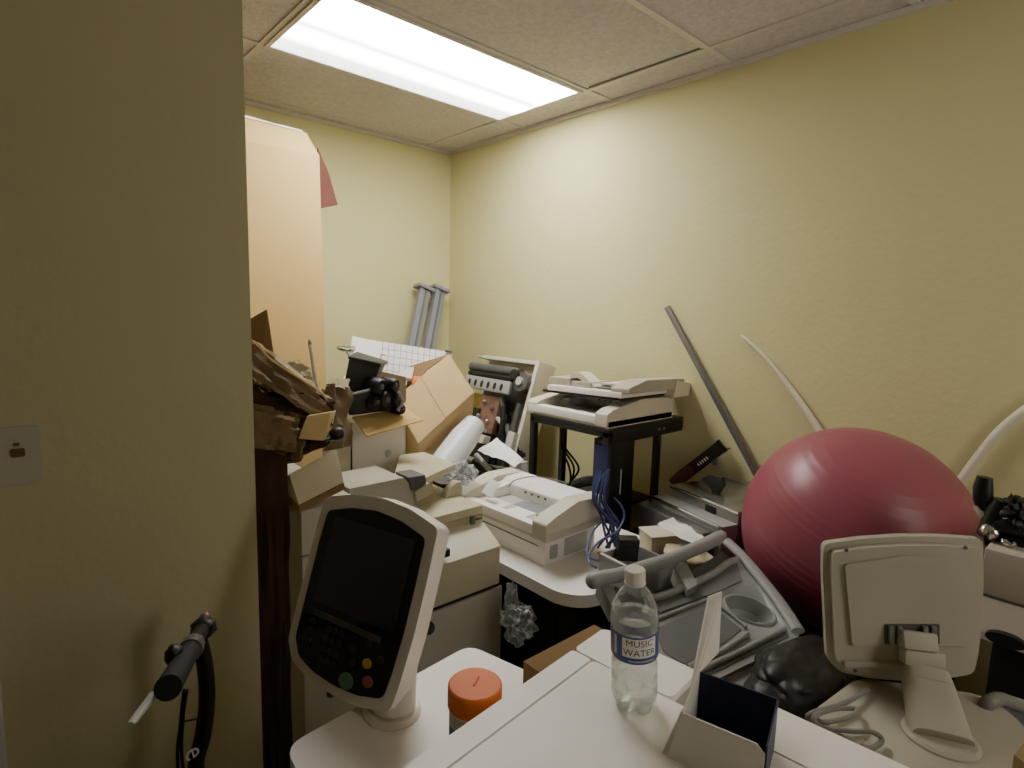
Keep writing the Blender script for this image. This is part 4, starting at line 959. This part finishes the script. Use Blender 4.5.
q = [atz(657, 524, .845), atz(700, 549, .815), atz(708, 541, .80), atz(673, 517, .84)]
tag(MB().sheet(q, 16, 10, .012, 3, 14).build('white_cloth', M['paper']), 'crumpled white paper cloth in front of the steel case', 'cloth')
tag(MB().blob(atz(688, 556, .77), (.06, .07, .03), .22, 3, 4, 13).build('plastic_wrap', M['clearlid']), 'brownish crumpled plastic wrap beneath the white paper cloth', 'plastic wrap')

# treadmill console
PA, PBt, PC = atz(590, 575, .80), atz(724, 536, .83), atz(690, 690, .70)
pn = (PBt - PA).cross(PC - PA).normalized()
if pn.z < 0: pn = -pn
def T_(x, y, h=0):
    r = ray(x, y); return EYE + r * ((PA + pn * h - EYE).dot(pn) / r.dot(pn))
to = T_(700, 620)
tr = thing('treadmill_console', 'grey treadmill console with handle bar, cup holder and flat tray lying before the ball', 'exercise machine', to)
def plate(name, ps, h0, h1, m, parent=tr, bev=0):
    b = MB(); lo = [b.bm.verts.new(T_(x, y, h1) - pn * (h1 - h0) - to) for x, y in ps]; hi = [b.bm.verts.new(T_(x, y, h1) - to) for x, y in ps]
    b.bm.faces.new(lo[::-1]); b.bm.faces.new(hi); n = len(ps)
    for i in range(n): b.bm.faces.new((lo[i], lo[(i + 1) % n], hi[(i + 1) % n], hi[i]))
    bmesh.ops.recalc_face_normals(b.bm, faces=b.bm.faces[:])
    return b.build(name, M[m], parent)
def rail(name, ps, r, m, h=0, flat=1.0, parent=tr):
    return MB().tube([p - to for p in spline([T_(x, y, h) for x, y in ps], 6)], r, 14, flat=flat).build(name, M[m], parent)
base_ = plate('base', roundpoly([(640, 606), (676, 590), (716, 572), (736, 556), (752, 566), (800, 632), (798, 640), (690, 692), (668, 680), (640, 640)], 8), -.05, 0, 'tread')
plate('front_skirt', [(690, 690), (806, 636), (812, 652), (704, 706)], -.09, -.012, 'tread')
plate('dark_skirt', [(700, 704), (812, 652), (830, 668), (730, 716)], -.12, -.05, 'blackshine')
plate('mat_panel', roundpoly([(655, 629), (709, 604), (742, 629), (722, 644), (684, 664), (664, 652)], 4), 0, .002, 'tread_dark')
plate('mat_panel', roundpoly([(655, 612), (706, 590), (712, 599), (658, 622)], 3), 0, .002, 'tread_dark')
rail('rim', [(648, 622), (680, 610), (706, 600)], .005, 'tread', .003)
rail('rim', [(712, 600), (728, 612), (746, 627)], .005, 'tread', .003)
rail('rim', [(688, 667), (720, 652), (748, 634)], .006, 'tread', .004)
rail('front_ridge', [(690, 674), (740, 652), (785, 628)], .007, 'tread', .004)
plate('groove', [(700, 672), (786, 632), (789, 636), (704, 677)], 0, .0025, 'mid')
rail('arc_ridge', [(646, 600), (668, 594), (692, 584), (714, 573), (728, 563), (737, 560)], .010, 'tread', .012)
plate('back_wall', [(646, 602), (692, 588), (714, 578), (737, 562), (742, 580), (716, 592), (660, 612)], 0, .006, 'tread_dark')
rail('side_arm', [(726, 541), (742, 556), (762, 580), (782, 606), (798, 631)], .018, 'tread', .006, .6)
cu = T_(749, 610)
ux = (T_(769, 617) - cu); uy = pn.cross(ux.normalized())
cm = Matrix(((ux.normalized().x, uy.x, pn.x, cu.x - to.x), (ux.normalized().y, uy.y, pn.y, cu.y - to.y), (ux.normalized().z, uy.z, pn.z, cu.z - to.z), (0, 0, 0, 1)))
ct = MB().lathe([(0, -.2), (.047, -.2), (.047, .05), (0, .05)], 36, mtx=cm, sx=1.25, sy=.95).build('cutter', M['dark'], tr)
bm_ = base_.modifiers.new('cut', 'BOOLEAN'); bm_.object = ct; bm_.operation = 'DIFFERENCE'; bm_.solver = 'EXACT'
bpy.context.view_layer.update()
nm_ = bpy.data.meshes.new_from_object(base_.evaluated_get(bpy.context.evaluated_depsgraph_get()))
base_.modifiers.clear(); base_.data = nm_; bpy.data.objects.remove(ct)
ch = MB().lathe([(0, -.046), (.030, -.045), (.040, -.036), (.046, -.004), (.047, .004), (.050, .0055), (.053, .003), (.054, 0)], 36, mtx=cm, sx=1.25, sy=.95).build('cup_holder', M['tread'], tr)
hbm = rail('handle_bar', [(588, 583), (600, 578.5), (623, 574), (646, 567), (669, 559.5), (690, 551), (708, 543), (724, 534)], [.007, .015, .019, .0205] + [.0195] * 5 + [.0185] * 31 + [.017, .014, .008], 'tread', .055)
plate('strut', [(598, 580), (610, 580), (622, 606), (612, 606)], -.02, .03, 'tread')
plate('strut', [(674, 566), (686, 562), (698, 584), (688, 590)], -.02, .03, 'tread')
plate('shadow_panel', [(690, 572), (722, 552), (734, 560), (700, 580)], -.03, -.01, 'dark')  # black plate put in for the shade between handle and arc ridge
plate('lower_body', [(640, 640), (690, 692), (798, 640), (752, 580), (690, 600)], -.10, -.05, 'dark')


# black glossy hood below the treadmill console
bh = MB().blob(atz(806, 674, .74), (.13, .085, .05), .3, 2, 5, 17)
tag(bh.blob(atz(778, 690, .72), (.10, .06, .04), .25, 2, 4, 4).build('black_bag', M['dark']), 'glossy black plastic bag between the treadmill console and the slanted post', 'bag')
md = MB().box(1.16, 1.56, .36, .84, 0, .60, .01)
tag(md.build('crate', M['dark']), 'black crate under the glossy black bag', 'crate')

# right-hand printer and scrap
rb_ = thing('printer', 'pinkish beige printer with an oval hand hole at the right edge behind the panel', 'printer', (1.5, -.04, 0))
MB().box(0, .42, -.30, .228, .945, 1.043, .006).build('upper_body', M['pinkgrey'], rb_)
MB().prism([(-.03, .862), (.40, .83), (.42, .945), (0, .945)], -.30, .232, .006, axis='y').build('lower_body', M['pinkgrey'], rb_)
oh = atx(1006, 639, 1.475) - Vector((1.5, -.04, 0))
MB().prism([(oh.y + .032 * math.cos(a), oh.z + .013 * math.sin(a)) for a in (2 * PI * k / 24 for k in range(24))], oh.x - .012, oh.x + .005, axis='x').build('hand_hole', M['black'], rb_)
MB().box(-.002, .41, -.30, .222, .942, .947).build('seam', M['mid'], rb_)
MB().box(.03, .40, -.30, .20, 0, .84, .01).build('base', M['dark'], rb_)
sx0 = thing('power_drill', 'black tool with an upright grip and chrome collar on the printer at the right edge', 'tool', (1.58, .12, 1.043))
S_ = lambda x, y, X=1.58: atx(x, y, X) - sx0.location
MB().tube([S_(984, 512), S_(983, 500), S_(983, 488), S_(985, 477)], [.012, .018, .018, .014], 12, flat=.8).build('grip', M['dark'], sx0)
MB().tube([S_(978, 505), S_(984, 514), S_(992, 518)], [.010, .012, .010], 10).build('collar', M['beige'], sx0)
MB().tube([S_(986, 536), S_(998, 510), S_(1002, 500)], [.018, .022, .016], 12).build('housing', M['black'], sx0)
MB().tube([S_(990, 524), S_(1012, 524), S_(1050, 530)], [.020, .026, .024], 14).build('barrel', M['dark'], sx0)
MB().blob(S_(990, 532, 1.56), (.018, .018, .018), .1, 4, 3, 2).build('chrome_ball', M['chrome'], sx0)
MB().tube([S_(985, 541), S_(1012, 541), S_(1050, 546)], [.012, .016, .016], 12).build('lower_rail', M['blackshine'], sx0)
MB().blob(S_(1009, 542, 1.55), (.016, .014, .008), .2, 4, 3, 9).build('highlight_nut', M['chrome'], sx0)
MB().hexa([S_(x, y, X) for x, y, X in ((1003, 513, 1.60), (1016, 512, 1.60), (1016, 512, 1.66), (1003, 513, 1.66), (1005, 500, 1.60), (1012, 492, 1.60), (1012, 492, 1.66), (1005, 500, 1.66))], .002).build('yellow_block', M['gold'], sx0)
MB().blob(S_(1022, 513), (.035, .03, .03), .5, 6, 4, 8).build('motor', M['black'], sx0)
MB().blob(S_(1005, 516, 1.56), (.008, .008, .008), .1, 4, 2, 3).build('screw', M['chrome'], sx0)
# grey elbow pipe, dark box, wooden edge
ep = [atz(986, 716, .80), atz(984, 708, .815), atz(990, 702, .83), atz(1000, 699, .83), atz(1012, 703, .82), atz(1040, 712, .80)]
tag(MB().tube(spline(ep, 5), .012, 12).build('grey_pipe', M['cable']), 'grey bent pipe end beyond the shelf of the slanted post', 'pipe')
dkb = MB().box(1.30, 1.50, -.25, .13, 0, .73, .008)
tag(dkb.build('dark_box', M['mid']), 'dark grey box below the pinkish printer at the right edge', 'box')
wq = [atz(1012, 768, .90), atz(1040, 735, .90), atz(1060, 760, .90), atz(1040, 790, .90)]
tag(MB().slab([wq[0], wq[3], wq[2], wq[1]][::-1], .02).build('wooden_board', M['wood']), 'corner of a yellowish wooden board at the lower right edge', 'board')

# brown board behind the foreground copier
tag(MB().hexa([(.62, .603, 0), (.80, .606, 0), (.80, .640, 0), (.62, .640, 0), (.62, .603, .925), (.80, .606, .925), (.80, .640, .925), (.62, .640, .925)]).build('flat_carton', M['card_dark']), 'flattened brown carton standing between the foreground copier and the touchscreen shelf', 'box')

# ================================================================== LIGHT AND VIEW
la = bpy.data.lights.new('hall_light', 'AREA'); la.shape = 'RECTANGLE'; la.size = .6; la.size_y = 1.3; la.energy = 5.0; la.color = (1, .94, .86)
lo_ = bpy.data.objects.new('hall_light', la); COL.objects.link(lo_); lo_.location = (1.25, -1.2, 1.75); lo_.rotation_euler = (R_(78), 0, R_(-28))
w = bpy.data.worlds.new('world'); scn.world = w; w.use_nodes = True
w.node_tree.nodes['Background'].inputs['Color'].default_value = (.05, .048, .042, 1); w.node_tree.nodes['Background'].inputs['Strength'].default_value = .3
scn.view_settings.view_transform = 'AgX'
scn.view_settings.look = 'None'
scn.view_settings.exposure = 1.14
scn.view_settings.gamma = 1.14
